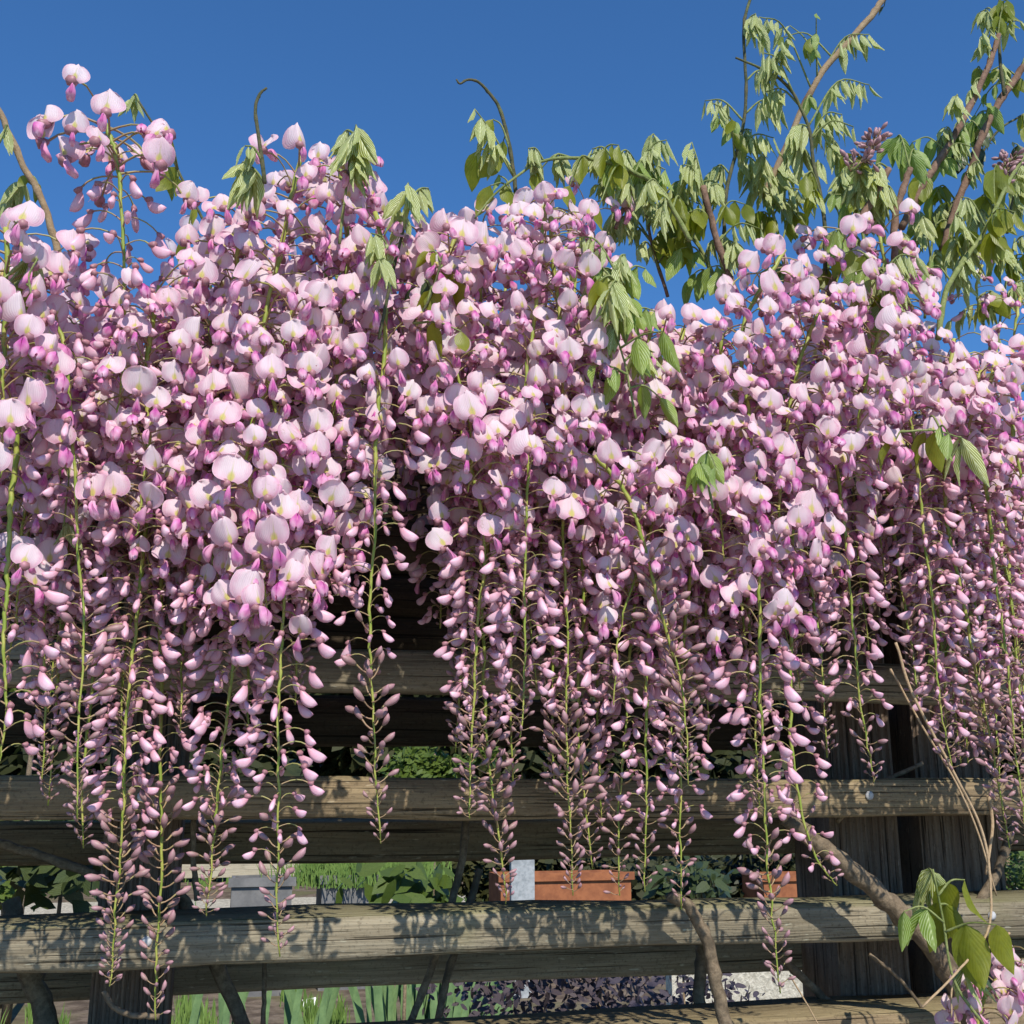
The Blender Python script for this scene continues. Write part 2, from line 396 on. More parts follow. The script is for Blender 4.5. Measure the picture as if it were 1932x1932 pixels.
def keel_into(mb, xf, s, spread, mi):
    s *= .84; L = .0132*s
    add_pod(mb, xf, L*.86, .0019*s, .0027*s, .45, mi, rings=4, n=5, peak=.6)
    for sd in (-1, 1):
        xs = xf @ Matrix.Rotation(-sd*spread, 4, 'Z')
        def fn(a, b):
            ro = .0041*s*(math.sin(math.pi*min(1, b**1.75*.93+.035))**.75)+.0003
            th = rad(8+150*a)
            return xs @ Vector((sd*ro*math.sin(th)*(1+.15*a), -L*math.sin(b*1.4)*.95, -L*.45*b**1.5+ro*math.cos(th)*1.15+.0006*math.sin(a*9+b*5)))
        mb.grid(fn, 4, 6, mi)
for i in range(5):
    mb = MB(); keel_into(mb, Matrix.Translation((0, -.0025, -.001)) @ Matrix.Rotation(rad((30, 48, 58, 20, 66)[i]), 4, 'X'), (1, 1.08, .95, 1.1, 1)[i], rad((4, 8, 14, 2, 10)[i]), 0)
    KEELS.append(mb.mesh('keel_petal', [M_KEEL]))
for i in range(14):      # whole blossom in one mesh for the clusters further back
    mb = MB(); L = q.uniform(.019, .03); e = pedicel(mb, L, .005, .004, mi=2); calyx(mb, e, (0, -1, -.15), 3)
    xf = Matrix.Translation(e) @ Matrix.Rotation(rad(q.uniform(-70, 70)), 4, 'Z') @ Matrix.Rotation(rad(q.uniform(-22, 22)), 4, 'X')
    k, kt = BK[i % len(BK)]
    add_banner(mb, xf @ ban_xf(rad(-12)), .0082*q.uniform(.86, 1.12), k, kt, q, 0, 8, 6)
    keel_into(mb, xf @ Matrix.Translation((0, -.0025, -.001)) @ Matrix.Rotation(rad(q.uniform(20, 65)), 4, 'X'), q.uniform(.9, 1.1), rad(q.uniform(2, 12)), 1)
    FULL.append(mb.mesh('blossom', [M_BAN, M_KEEL, M_PED, M_CAL]))
for i in range(9):       # opening bud: sickle shaped folded banner
    mb = MB(); L = (.017, .021, .025)[i % 3]; e = pedicel(mb, L, .005, .002, mi=1)
    s = q.uniform(.85, 1.12); xf = Matrix.Translation(e) @ Matrix.Rotation(rad(q.uniform(-15, 15)), 4, 'Z') @ Matrix.Rotation(rad((8, -8, 25)[i//3]), 4, 'X')
    calyx(mb, e, xf.to_3x3() @ Vector((0, -1, -.3)), 2)
    # wide flattened shell, tip pointing outward
    n = 8; rings = 9; vs = []; uvs = []; BND = q.uniform(.85, 1.25)
    for r_ in range(rings+1):
        t = r_/rings
        ang = -1.0*BND+.95*t
        if r_ == 0: c = Vector((0, -.001, 0))
        else: c = c+Vector((0, math.cos(ang)*-1, math.sin(ang)))*(.0176*s/rings)
        wd = .0037*s*(math.sin(math.pi*t**1.45)**.72 if 0 < t < 1 else 0)+.0006*(1-t)+.00008
        wn = wd*.62
        nx = Vector((0, math.sin(ang), math.cos(ang)))
        for j in range(n):
            a = 2*math.pi*j/n; rr = (math.cos(a)*wn, math.sin(a)*wd*(.62 if math.sin(a) > 0 else 1.45))
            vs.append(xf @ (c+Vector((rr[0], 0, 0))+nx*rr[1])); uvs.append((j/n, t))
    fs = [(a_*n+j, a_*n+(j+1) % n, (a_+1)*n+(j+1) % n, (a_+1)*n+j) for a_ in range(rings) for j in range(n)]
    fs += [tuple(range(n))[::-1], tuple(rings*n+j for j in range(n))]
    mb.add(vs, fs, 0, uvs)
    HALF.append(mb.mesh('opening_bud', [M_HALF, M_PED, M_CAL]))
for i in range(6):       # closed bud on a short rising pedicel
    mb = MB(); L = (.006, .008, .010)[i % 3]; pts = [Vector((0, -L*t, .0045*t*t)) for t in (0, .33, .66, 1)]
    mb.tube(pts, [.0007, .0005, .0005, .0006], 4, 1, False); e = pts[-1]
    an = rad((38, 55, 20)[i % 3]); dv = Vector((q.uniform(-.15, .15), -math.cos(an), math.sin(an))); s = q.uniform(.85, 1.15)
    BL = .0098*s
    mb.tube([e+dv*BL*t+Vector((0, -.0012*math.sin(t*3.14), 0)) for t in (0, .12, .3, .5, .72, .9, 1)], [.0007*s, .0014*s, .0019*s, .0021*s, .0016*s, .0007*s, .0001], 7, 0)
    TIGHT.append(mb.mesh('closed_bud', [M_TIGHT, M_PED]))
# ------------------------------------------------------------------ racemes
def raceme(pts, dep, v_open, v_half, label, group, front=True, start=.0, step=.0026, dens=1.0, size=1.0, r0=.0019, rad_k=1.12, sun_bias=.78, pale=False):
    w_pts = [P(u, v, dep if not isinstance(dep, (list, tuple)) else lerp(dep[0], dep[1], i/(len(pts)-1))) for i, (u, v) in enumerate(pts)]
    vlist = []
    path = smooth_path(w_pts, 8); K = len(path)
    a1, a2, a3 = R.uniform(0, 6.28), R.uniform(0, 6.28), R.uniform(.6, 1.3)
    path = [p+Vector((math.sin(p.z*17*a3+a1)*.0022+math.sin(p.z*47+a2)*.0008, math.cos(p.z*19*a3+a2)*.003, 0))*min(1, i/6) for i, p in enumerate(path)]
    vv = smooth_path([Vector((u, v, 0)) for u, v in pts], 8)
    root = new('wisteria_raceme', None, None, w_pts[0]); o = w_pts[0]
    tag(root, label, 'flower cluster', group)
    loc = [p-o for p in path]
    mb = MB(); mb.tube([p+Vector((R.uniform(-1, 1), R.uniform(-1, 1), 0))*.0008 for p in loc], [lerp(r0, .0005, (i/(K-1))**1.3)*R.uniform(.88, 1.15) for i in range(K)], 6, 0)
    new('flower_stalk', mb.mesh('flower_stalk', [M_RACH]), root)
    # walk the path
    ds = [0]
    for a, b in zip(path, path[1:]): ds.append(ds[-1]+(b-a).length)
    tot = ds[-1]; s = tot*start+.002; phi = R.uniform(0, 6.28); j = 0
    while s < tot-.0005:
        while j < K-2 and ds[j+1] < s: j += 1
        f = (s-ds[j])/(ds[j+1]-ds[j]); p = loc[j].lerp(loc[j+1], f); v = lerp(vv[j].y, vv[j+1].y, f)
        rem = tot-s
        phi += 2.39996+R.uniform(-.35, .35)
        away = math.cos(phi)     # direction of pedicel (0,-1) rotated by phi about Z: (sin, -cos)
        v += R.gauss(0, 30)
        sz = size*R.uniform(.88, 1.1)
        if v < v_open:
            if away < -.55 and not front and R.random() < .6: s += step; continue
            tilt = R.gauss(rad(4), rad(14))
            if front:
                me, e = R.choice(OPEN_STEM)
                b = new('blossom', me, root, p, (tilt, R.gauss(0, .12), phi), sz*rad_k)
                # facing blends towards the light
                face = math.atan2(math.sin(phi), math.cos(phi)); dlt = -face*sun_bias+R.gauss(0, .36)+.1
                rot = (R.gauss(rad(-4), rad(13)), R.gauss(0, .16), dlt); sc_ = R.uniform(.9, 1.12)/rad_k
                new('banner_petal', R.choice(BANNERS), b, e, rot, sc_); new('keel_petal', R.choice(KEELS), b, e, rot, sc_*R.uniform(.85, 1.1))
            else:
                new('blossom', R.choice(FULL), root, p, (tilt, R.gauss(0, .15), phi), sz)
            s += step*R.uniform(.75, 1.25)/dens
        elif v < v_half:
            g = max(0, min(1, (v-v_open)/(v_half-v_open+1e-6)))
            k_ = sz*lerp(1.04, .62, g)
            new('opening_bud', R.choice(HALF), root, p, (R.gauss(rad(lerp(2, -14, g)), rad(9)), R.gauss(0, .15), phi), k_)
            s += step*(.86 if rad_k < 1.3 else 2.4)*R.uniform(.7, 1.15)/dens
        else:
            k_ = sz*max(.5, min(1.15, .5+rem*8))
            new('closed_bud', R.choice(TIGHT), root, p, (R.gauss(0, rad(10)), R.gauss(0, .15), phi), k_)
            s += step*R.uniform(.5, 1.0)*(.85 if rem > .02 else .6)
    return root
GF = 'long pink wisteria flower clusters hanging in front of the fence'
GB = 'half hidden wisteria flower clusters deep in the mass'
RAC = [
 # pts, depth, v_open, v_half, label
 ([(196, 225), (222, 290), (228, 400), (231, 560), (222, 700), (214, 840)], .20, 315, 900, 'highest flower cluster at far left, open blossoms against the blue sky', dict(start=.0, step=.0020, rad_k=1.45, size=1.08)),
 ([(42, 548), (92, 580), (128, 660), (141, 800), (145, 1000), (149, 1300), (153, 1545)], .20, 560, 1120, 'arching green-stalked cluster at far left with bare buds down to the second board', dict(start=.10, step=.0058)),
 ([(100, 480), (92, 700), (60, 900), (40, 1090), (30, 1180)], .14, 1140, 1350, 'pale open cluster at the left edge ending above the first board', {}),
 ([(12, 430), (8, 620), (-5, 780), (-8, 900)], .22, 900, 950, 'large open cluster cut by the left edge beside the striped young leaves', dict(size=1.15)),
 ([(36, 800), (28, 960), (18, 1090), (12, 1200), (14, 1320), (-6, 1440)], .20, 1110, 1500, 'short cluster of big drooping pink buds at the left edge beside the first board', dict(start=.42, step=.0052, size=1.1)),
 ([(262, 640), (290, 820), (268, 1080), (257, 1230), (232, 1480), (215, 1700), (203, 1862)], .15, 1075, 1560, 'cluster left of the grey screw whose tip reaches below the lowest full board', {}),
 ([(330, 560), (318, 900), (308, 1200), (302, 1500), (294, 1760), (293, 1925)], .12, 1040, 1480, 'dark budded cluster over the grey screw, reaching lowest of all at the left', dict(step=.0046)),
 ([(395, 600), (410, 800), (428, 1000), (440, 1180), (424, 1400), (412, 1560), (392, 1728)], .16, 1120, 1500, 'cluster ending just on the lowest full board, left of the long straight stalk', {}),
 ([(572, 285), (520, 480), (495, 650), (530, 850), (538, 1080), (534, 1300), (528, 1560), (527, 1806)], .20, 1165, 1590, 'long straight-stalked cluster left of centre, scattered drooping buds, tip on the lowest full board', dict(start=.02, step=.0042, size=1.05)),
 ([(462, 385), (440, 540), (400, 700), (405, 900), (398, 1060), (390, 1180)], .17, 1100, 1250, 'broad open cluster under the dark tendril left of centre', dict(size=1.05)),
 ([(640, 300), (660, 480), (640, 680), (610, 860), (600, 1010), (602, 1150)], .18, 1020, 1240, 'tall open cluster rising to the sky beside the striped leaf tuft left of centre', dict(size=1.05)),
 ([(708, 400), (725, 540), (712, 760), (710, 900), (706, 1150), (708, 1330), (722, 1592)], .20, 755, 1235, 'slim cluster with two neat rows of small buds over the black gap, left of centre', dict(start=.02, step=.0046)),
 ([(800, 440), (830, 620), (870, 800), (905, 1000), (897, 1200), (893, 1400), (893, 1545)], .17, 985, 1330, 'dense cluster in the middle ending on the second board, left one of the close pair', dict(step=.0032)),
 ([(905, 425), (905, 700), (925, 950), (915, 1180), (920, 1350), (935, 1530), (955, 1705)], .13, 940, 1370, 'dense cluster in the middle pointing at the white post of the terracotta planter', dict(step=.0032)),
 ([(1030, 375), (1015, 560), (992, 760), (992, 900), (987, 1150), (986, 1392)], .20, 985, 1330, 'thin-tipped central cluster ending above the second board', dict(step=.0042)),
 ([(1105, 380), (1080, 560), (1060, 800), (1062, 1000), (1066, 1200), (1072, 1400), (1085, 1690)], .15, 975, 1350, 'thick stalked cluster right of centre ending at the top of the lowest full board', dict(step=.0034)),
 ([(1140, 580), (1110, 800), (1100, 1100), (1085, 1330), (1094, 1480), (1120, 1640)], .12, 960, 1330, 'forked bud tip beside the thick stalked cluster right of centre', dict(step=.0046)),
 ([(1120, 860), (1178, 925), (1215, 1040), (1250, 1170), (1283, 1300), (1302, 1480)], .19, 1010, 1060, 'slanting cluster of dusky buds running down to the right of centre', dict(step=.0036)),
 ([(1230, 590), (1210, 800), (1200, 1000), (1190, 1260), (1178, 1480), (1172, 1690)], .13, 1240, 1500, 'narrow cluster right of centre with a few wide open blossoms low on it', dict(step=.0046)),
 ([(1290, 620), (1250, 820), (1230, 1050), (1214, 1300), (1216, 1500), (1226, 1682)], .15, 1130, 1560, 'cluster with a sparse leaf-like bud tip, left of the dark-stalked one right of centre', dict(step=.005)),
 ([(1350, 620), (1320, 830), (1300, 1100), (1288, 1350), (1283, 1500), (1280, 1716)], .13, 1060, 1560, 'cluster whose thin tip touches the top of the lowest full board near the forked twig', dict(step=.0048)),
 ([(1480, 470), (1400, 620), (1420, 850), (1430, 1040), (1436, 1250), (1440, 1450), (1450, 1650), (1467, 1875)], .20, 1195, 1600, 'longest cluster right of centre, its pale stalk running down past the lowest full board', dict(step=.0040, size=1.02)),
 ([(1490, 900), (1492, 1100), (1494, 1350), (1514, 1520), (1538, 1615), (1577, 1670)], .14, 1020, 1590, 'short curved cluster bending right at its tip above the thick brown trunk', dict(step=.0052)),
 ([(1590, 430), (1560, 620), (1570, 800), (1594, 960), (1606, 1160), (1622, 1340), (1645, 1476)], .18, 970, 1330, 'cluster right of the longest one, its bare tip over the dark gap', dict(step=.0042)),
 ([(1660, 440), (1690, 620), (1720, 800), (1736, 930), (1755, 1130), (1772, 1300), (1800, 1460)], .17, 900, 1350, 'cluster with tidy rows of buds on a dark stalk, left of the dry tendrils', dict(step=.0040)),
 ([(1800, 640), (1780, 800), (1790, 1000), (1820, 1150), (1850, 1300), (1875, 1430), (1905, 1600)], .15, 900, 1250, 'slanting dusky cluster near the right edge crossing the second board', dict(step=.0044)),
 ([(1880, 660), (1860, 800), (1870, 1000), (1884, 1150), (1905, 1350), (1935, 1580)], .17, 880, 1330, 'rosy budded cluster at the right edge below the pale bleached one', dict(step=.0038)),
 ([(1905, 790), (1925, 900), (1960, 1000)], .20, 960, 1000, 'pale bleached cluster slanting out of the right edge', dict(step=.0036)),
 ([(1560, 560), (1500, 700), (1480, 850), (1468, 1010), (1450, 1090)], .20, 1060, 1160, 'full open cluster below the brown branches right of centre', dict(size=1.05)),
 ([(1690, 520), (1640, 700), (1610, 830), (1600, 905)], .21, 905, 1010, 'open cluster ending in two large pale blossoms right of the small leaf tuft', dict(size=1.05)),
 ([(1880, 1850), (1862, 1880), (1850, 1930), (1845, 2000)], .13, 2100, 2200, 'white and pink open cluster at the bottom right corner', dict(size=.85)),
 ([(1950, 1800), (1943, 1840), (1940, 1910)], .14, 2100, 2200, 'pink tipped open cluster cut by the right edge near the bottom', dict(size=.9)),
 ([(300, 540), (280, 700), (285, 840), (270, 960), (260, 1010)], .19, 985, 1060, 'open cluster of round pale blossoms left of centre above the stalk with bare tip', dict(size=1.05)),
 ([(560, 560), (520, 700), (470, 850), (480, 990), (500, 1160)], .21, 1175, 1210, 'broadest open cluster left of centre, lowest blossoms over the dark gap', dict(size=1.08)),
 ([(860, 440), (840, 560), (860, 700), (890, 830), (880, 930)], .19, 940, 1000, 'open cluster in the middle with a pair of round blossoms side by side', dict(size=1.05)),
 ([(1040, 410), (1050, 560), (1060, 700), (1050, 860)], .20, 900, 960, 'open cluster below the small round olive leaves in the middle', dict(size=1.0)),
 ([(1250, 620), (1240, 720), (1270, 850), (1240, 980), (1180, 1180), (1160, 1330)], .17, 1200, 1330, 'loose cluster right of the black gap with a lone wide open blossom at its foot', dict(step=.0044)),
 ([(1360, 630), (1370, 760), (1350, 900), (1360, 1060)], .19, 1080, 1160, 'open pink cluster beside the small bright green leaf tuft', {}),
 ([(1852, 500), (1848, 545), (1846, 590)], .13, 560, 700, 'tiny cluster hanging by itself among the leaves near the right edge', dict(size=.75, step=.007)),
 ([(1925, 560), (1915, 610), (1905, 690)], .15, 720, 760, 'small cluster at the right edge just above the main mass', dict(size=.85, step=.005)),
 ([(1850, 700), (1830, 780), (1820, 870)], .18, 860, 940, 'open cluster under the right hand olive leaves', {}),
]
for pts, dep, vo, vh, lab, kw in RAC:
    raceme(pts, dep, vo, vh, lab, GF, **kw)
# fillers further back: named by the front cluster they hide behind
SHORT = ['highest far left cluster', 'arching far left cluster', 'pale cluster at the left edge', 'large cluster cut by the left edge', 'short big-budded left edge cluster',
 'cluster left of the grey screw', 'dark budded cluster over the grey screw', 'left cluster ending on the lowest full board', 'long straight-stalked cluster left of centre',
 'broad cluster under the left tendril', 'tall cluster beside the striped leaf tuft', 'slim cluster over the black gap', 'left one of the dense central pair', 'cluster pointing at the white post',
 'thin-tipped central cluster', 'thick stalked cluster right of centre', 'forked bud tip right of centre', 'slanting dusky cluster right of centre', 'narrow cluster right of centre',
 'sparse tipped cluster right of centre', 'cluster touching the forked twig', 'longest cluster right of centre', 'curved cluster above the thick trunk', 'bare tipped cluster over the dark gap',
 'tidy cluster left of the dry tendrils', 'slanting dusky cluster near the right edge', 'rosy cluster at the right edge', 'pale bleached cluster']
used = {}
def fill_label(u, v, kind):
    best = None
    for n_, (pts, *_r) in zip(SHORT, RAC):
        pu = min(pts, key=lambda p: abs(p[1]-v))[0]; sd = 'left' if u < pu else 'right'
        key = (n_, sd, kind); dd = abs(pu-u)+(1500 if key in used else 0)
        if best is None or dd < best[0]: best = (dd, key)
    used[best[1]] = 1; n_, sd, _k = best[1]
    return ('half hidden cluster behind and %s of the %s' if kind == 'mid' else 'narrow budded tail just %s of the %s' if kind == 'tail' else 'rearmost shaded cluster up and %s of the %s') % (sd, n_)
q = random.Random(11)
TOPLINE = [(0, 560), (60, 520), (330, 580), (360, 520), (420, 420), (700, 450), (760, 540), (950, 500), (1150, 500), (1200, 610), (1450, 640), (1500, 540), (1720, 560), (1780, 680), (1960, 700)]
def topv(u):
    for (a, b), (c, d) in zip(TOPLINE, TOPLINE[1:]):
        if a <= u <= c: return lerp(b, d, (u-a)/(c-a))
    return 600
COLS = [(60, 420), (830, 1110), (1150, 1340), (1420, 1560), (1600, 1680), (1740, 1800), (1830, 1990)]
for i in range(54):
    u = -30+1990*(i+.5)/54+q.uniform(-16, 16); tv = topv(max(0, min(1955, u)))+q.uniform(20, 170); ln = q.uniform(380, 640)
    dense = any(a < u < b for a, b in COLS)
    if not dense: ln = min(ln, q.uniform(830, 960)-tv)
    bot = tv+ln; x2 = u+(u-900)*.05; dep = q.choice((.10, .07, .04, .01))
    vo = tv+ln*q.uniform(.68, .9)
    if u < 420: vo = tv+q.uniform(40, 200)
    raceme([(u+q.uniform(-20, 20), tv), (u, lerp(tv, bot, .4)), (x2, bot)], [dep-.02, dep+.01], vo, bot+q.uniform(-120, 60), fill_label(u, (tv+bot)/2, 'mid'), 'half hidden clusters deep in the flower mass', front=False, step=.0036)
for u, bot in [(90, 1470), (122, 1520), (182, 1600), (350, 1380), (478, 1440), (575, 1330), (868, 1420), (962, 1480), (1040, 1500), (1128, 1560), (1262, 1450), (1330, 1400), (1398, 1330), (1412, 1520), (1535, 1430), (1700, 1330), (1762, 1380), (1828, 1400), (1862, 1500), (1900, 1470), (1925, 1520), (255, 1420), (-10, 1200), (1000, 1300), (1480, 1300)]:
    tv = q.uniform(760, 900)
    raceme([(u-(u-900)*.04, tv), (u, lerp(tv, bot, .5)), (u+(u-900)*.03+q.uniform(-8, 8), bot)], [.09, .11+q.uniform(-.02, .03)], tv+q.uniform(60, 160), bot-q.uniform(150, 280), fill_label(u, bot-100, 'tail'), 'narrow budded tails between the front clusters', front=False, step=.0034, size=.9)
for i in range(26):
    u = -20+1970*(i+.5)/26+q.uniform(-25, 25); tv = topv(max(0, min(1955, u)))+q.uniform(10, 100); ln = q.uniform(240, 420)
    dep = q.choice((-.06, -.10, -.03)); bot = min(tv+ln, 900)
    if 1130 < u < 1260: continue
    raceme([(u+q.uniform(-30, 30), tv), (u, lerp(tv, bot, .4)), (u, bot)], dep, bot-40, bot+60, fill_label(u, (tv+bot)/2, 'back'), 'shaded clusters at the very back', front=False, step=.0046)
# ------------------------------------------------------------------ leaves
def leaflet_mesh(L, w, fold, droop, mat, q, nu=4, nv=8):
    def fn(a, b):
        u = (a-.5)*2; wv = w*(math.sin(math.pi*b**.82)**.8 if 0 < b < 1 else .0)*(1-.35*b)*1.2+.0002
        z = -L*b; x = u*wv*math.cos(fold); y = abs(u)*wv*math.sin(fold)+droop*L*math.sin(b*2.2)*.5+.0006*math.sin(b*14)*abs(u)
        return Vector((x, y, z))
    mb = MB(); mb.grid(fn, nu, nv); return mb.mesh('leaflet', [mat])
q = random.Random(21)
LY = [leaflet_mesh(.030*q.uniform(.85, 1.15), .0044*q.uniform(.85, 1.2), rad(q.uniform(25, 62)), q.uniform(-.1, .3), M_YOUNG, q) for _ in range(7)]
LO = [leaflet_mesh(.036*q.uniform(.85, 1.15), .0088*q.uniform(.85, 1.15), rad(q.uniform(5, 30)), q.uniform(-.2, .4), M_OLIVE, q) for _ in range(5)]
LB = [leaflet_mesh(.032*q.uniform(.85, 1.15), .0070*q.uniform(.85, 1.15), rad(q.uniform(10, 40)), q.uniform(-.1, .4), M_BRIGHT, q) for _ in range(4)]
LD = [leaflet_mesh(.038*q.uniform(.85, 1.15), .0090*q.uniform(.85, 1.15), rad(q.uniform(5, 30)), q.uniform(-.2, .4), M_DARKLEAF, q) for _ in range(4)]
SETS = {'y': LY, 'o': LO, 'b': LB, 'd': LD}
def hang_quat(dirv, roll):
    """rotation taking -Z to dirv with given roll about it"""
    d = Vector(dirv).normalized(); base = Vector((0, 0, -1)).rotation_difference(d)
    return Quaternion(d, roll) @ base
def comp_leaf(parent, a, b, kind, n, size, o, arch=.35, spread=.35, q=R, part='leaf'):
    """compound leaf: stalk from a to b (world), leaflets hanging along its outer part; o = parent's world origin"""
    a, b = Vector(a), Vector(b); L = (b-a).length
    mid = a.lerp(b, .5)+Vector((0, 0, L*arch)); path = smooth_path([a, mid, b], 5)
    mb = MB(); mb.tube([p-a for p in path], [lerp(.0011, .0005, i/(len(path)-1)) for i in range(len(path))], 5)
    lf = new(part, mb.mesh('leaf_stalk', [M_GSTEM]), parent, a-o)
    K = len(path)-1
    if kind == 'y': n = int(n*1.3)
    for i in range(n):
        t = 1 if i == n-1 else .38+.6*(i//2*2)/(n)+.02
        s = 1 if (i % 2) else -1
        f = min(.999, t)*K; j = int(f); p = path[j].lerp(path[j+1], f-j); tg = (path[j+1]-path[j]).normalized()
        side = Vector((tg.y, -tg.x, 0)); side = side.normalized() if side.length > .01 else Vector((1, 0, 0))
        d = Vector((0, 0, -1))+side*s*spread*q.uniform(.4, 1.3)+tg*(.25 if i < n-1 else .6)*spread*2+Vector((q.gauss(0, .12), q.gauss(0, .12), 0))
        k = size*(.98 if kind in 'yb' else .78)*(1-.25*t*q.random())*q.uniform(.85, 1.1)
        me = q.choice(SETS[kind] if kind != 'm' else (LY if q.random() < .6 else LO))
        new('leaflet', me, lf, p-a, hang_quat(d, q.uniform(-.9, .9)), k)
    return lf
def shoot(name, pts, r0, r1, mat, label, cat, leaves=(), group=None, dep=.1, n=6, knots=True, size=1.0):
    ds = dep if isinstance(dep, (list, tuple)) else [dep]*len(pts)
    w_ = [P(u, v, ds[min(i, len(ds)-1)]) for i, (u, v) in enumerate(pts)]; o = w_[0]
    root = new(name, None, None, o); tag(root, label, cat, group)
    path = smooth_path(w_, n); K = len(path); mb = MB(); q2 = random.Random(len(label))
    rr = [px(lerp(r0, r1, i/(K-1))*.82, path[i]) for i in range(K)]
    if knots:
        for i in range(3, K-2, 7): rr[i] *= 1.18
    mb.tube([p-o+Vector((q2.gauss(0, 1), q2.gauss(0, 1), q2.gauss(0, 1)))*rr[i]*.09 for i, p in enumerate(path)], rr, 8, 0, True, .05)
    new('stem', mb.mesh('stem', [mat]), root)
    for lf in leaves:
        (u0, v0), (u1, v1), kind, nn, sz = lf[:5]; ar = lf[5] if len(lf) > 5 else .3
        dd = ds[-1]+q2.uniform(-.03, .03)
        a = P(u0, v0, dd)
        # start the leaf at the nearest point of the stem
        a = min(path, key=lambda p: (p-a).length) if min((p-a).length for p in path) < .06 else a
        comp_leaf(root, a, P(u1, v1, dd+q2.uniform(-.02, .03)), kind, nn, sz*size, o, ar)
    if leaves and pts[0][0] > 1150 and pts[0][1] > 400 and pts[0][1] < 680:
        for _ in range(8):
            a = path[int(K*q2.uniform(.1, .85))]; kk = q2.choice('yyyob')
            comp_leaf(root, a, a+Vector((q2.uniform(-.038, .038), q2.uniform(-.02, .03), q2.uniform(.002, .03))), kk, 7 if kk == 'y' else 4, q2.uniform(.75, 1.1), o, .3)
    return root
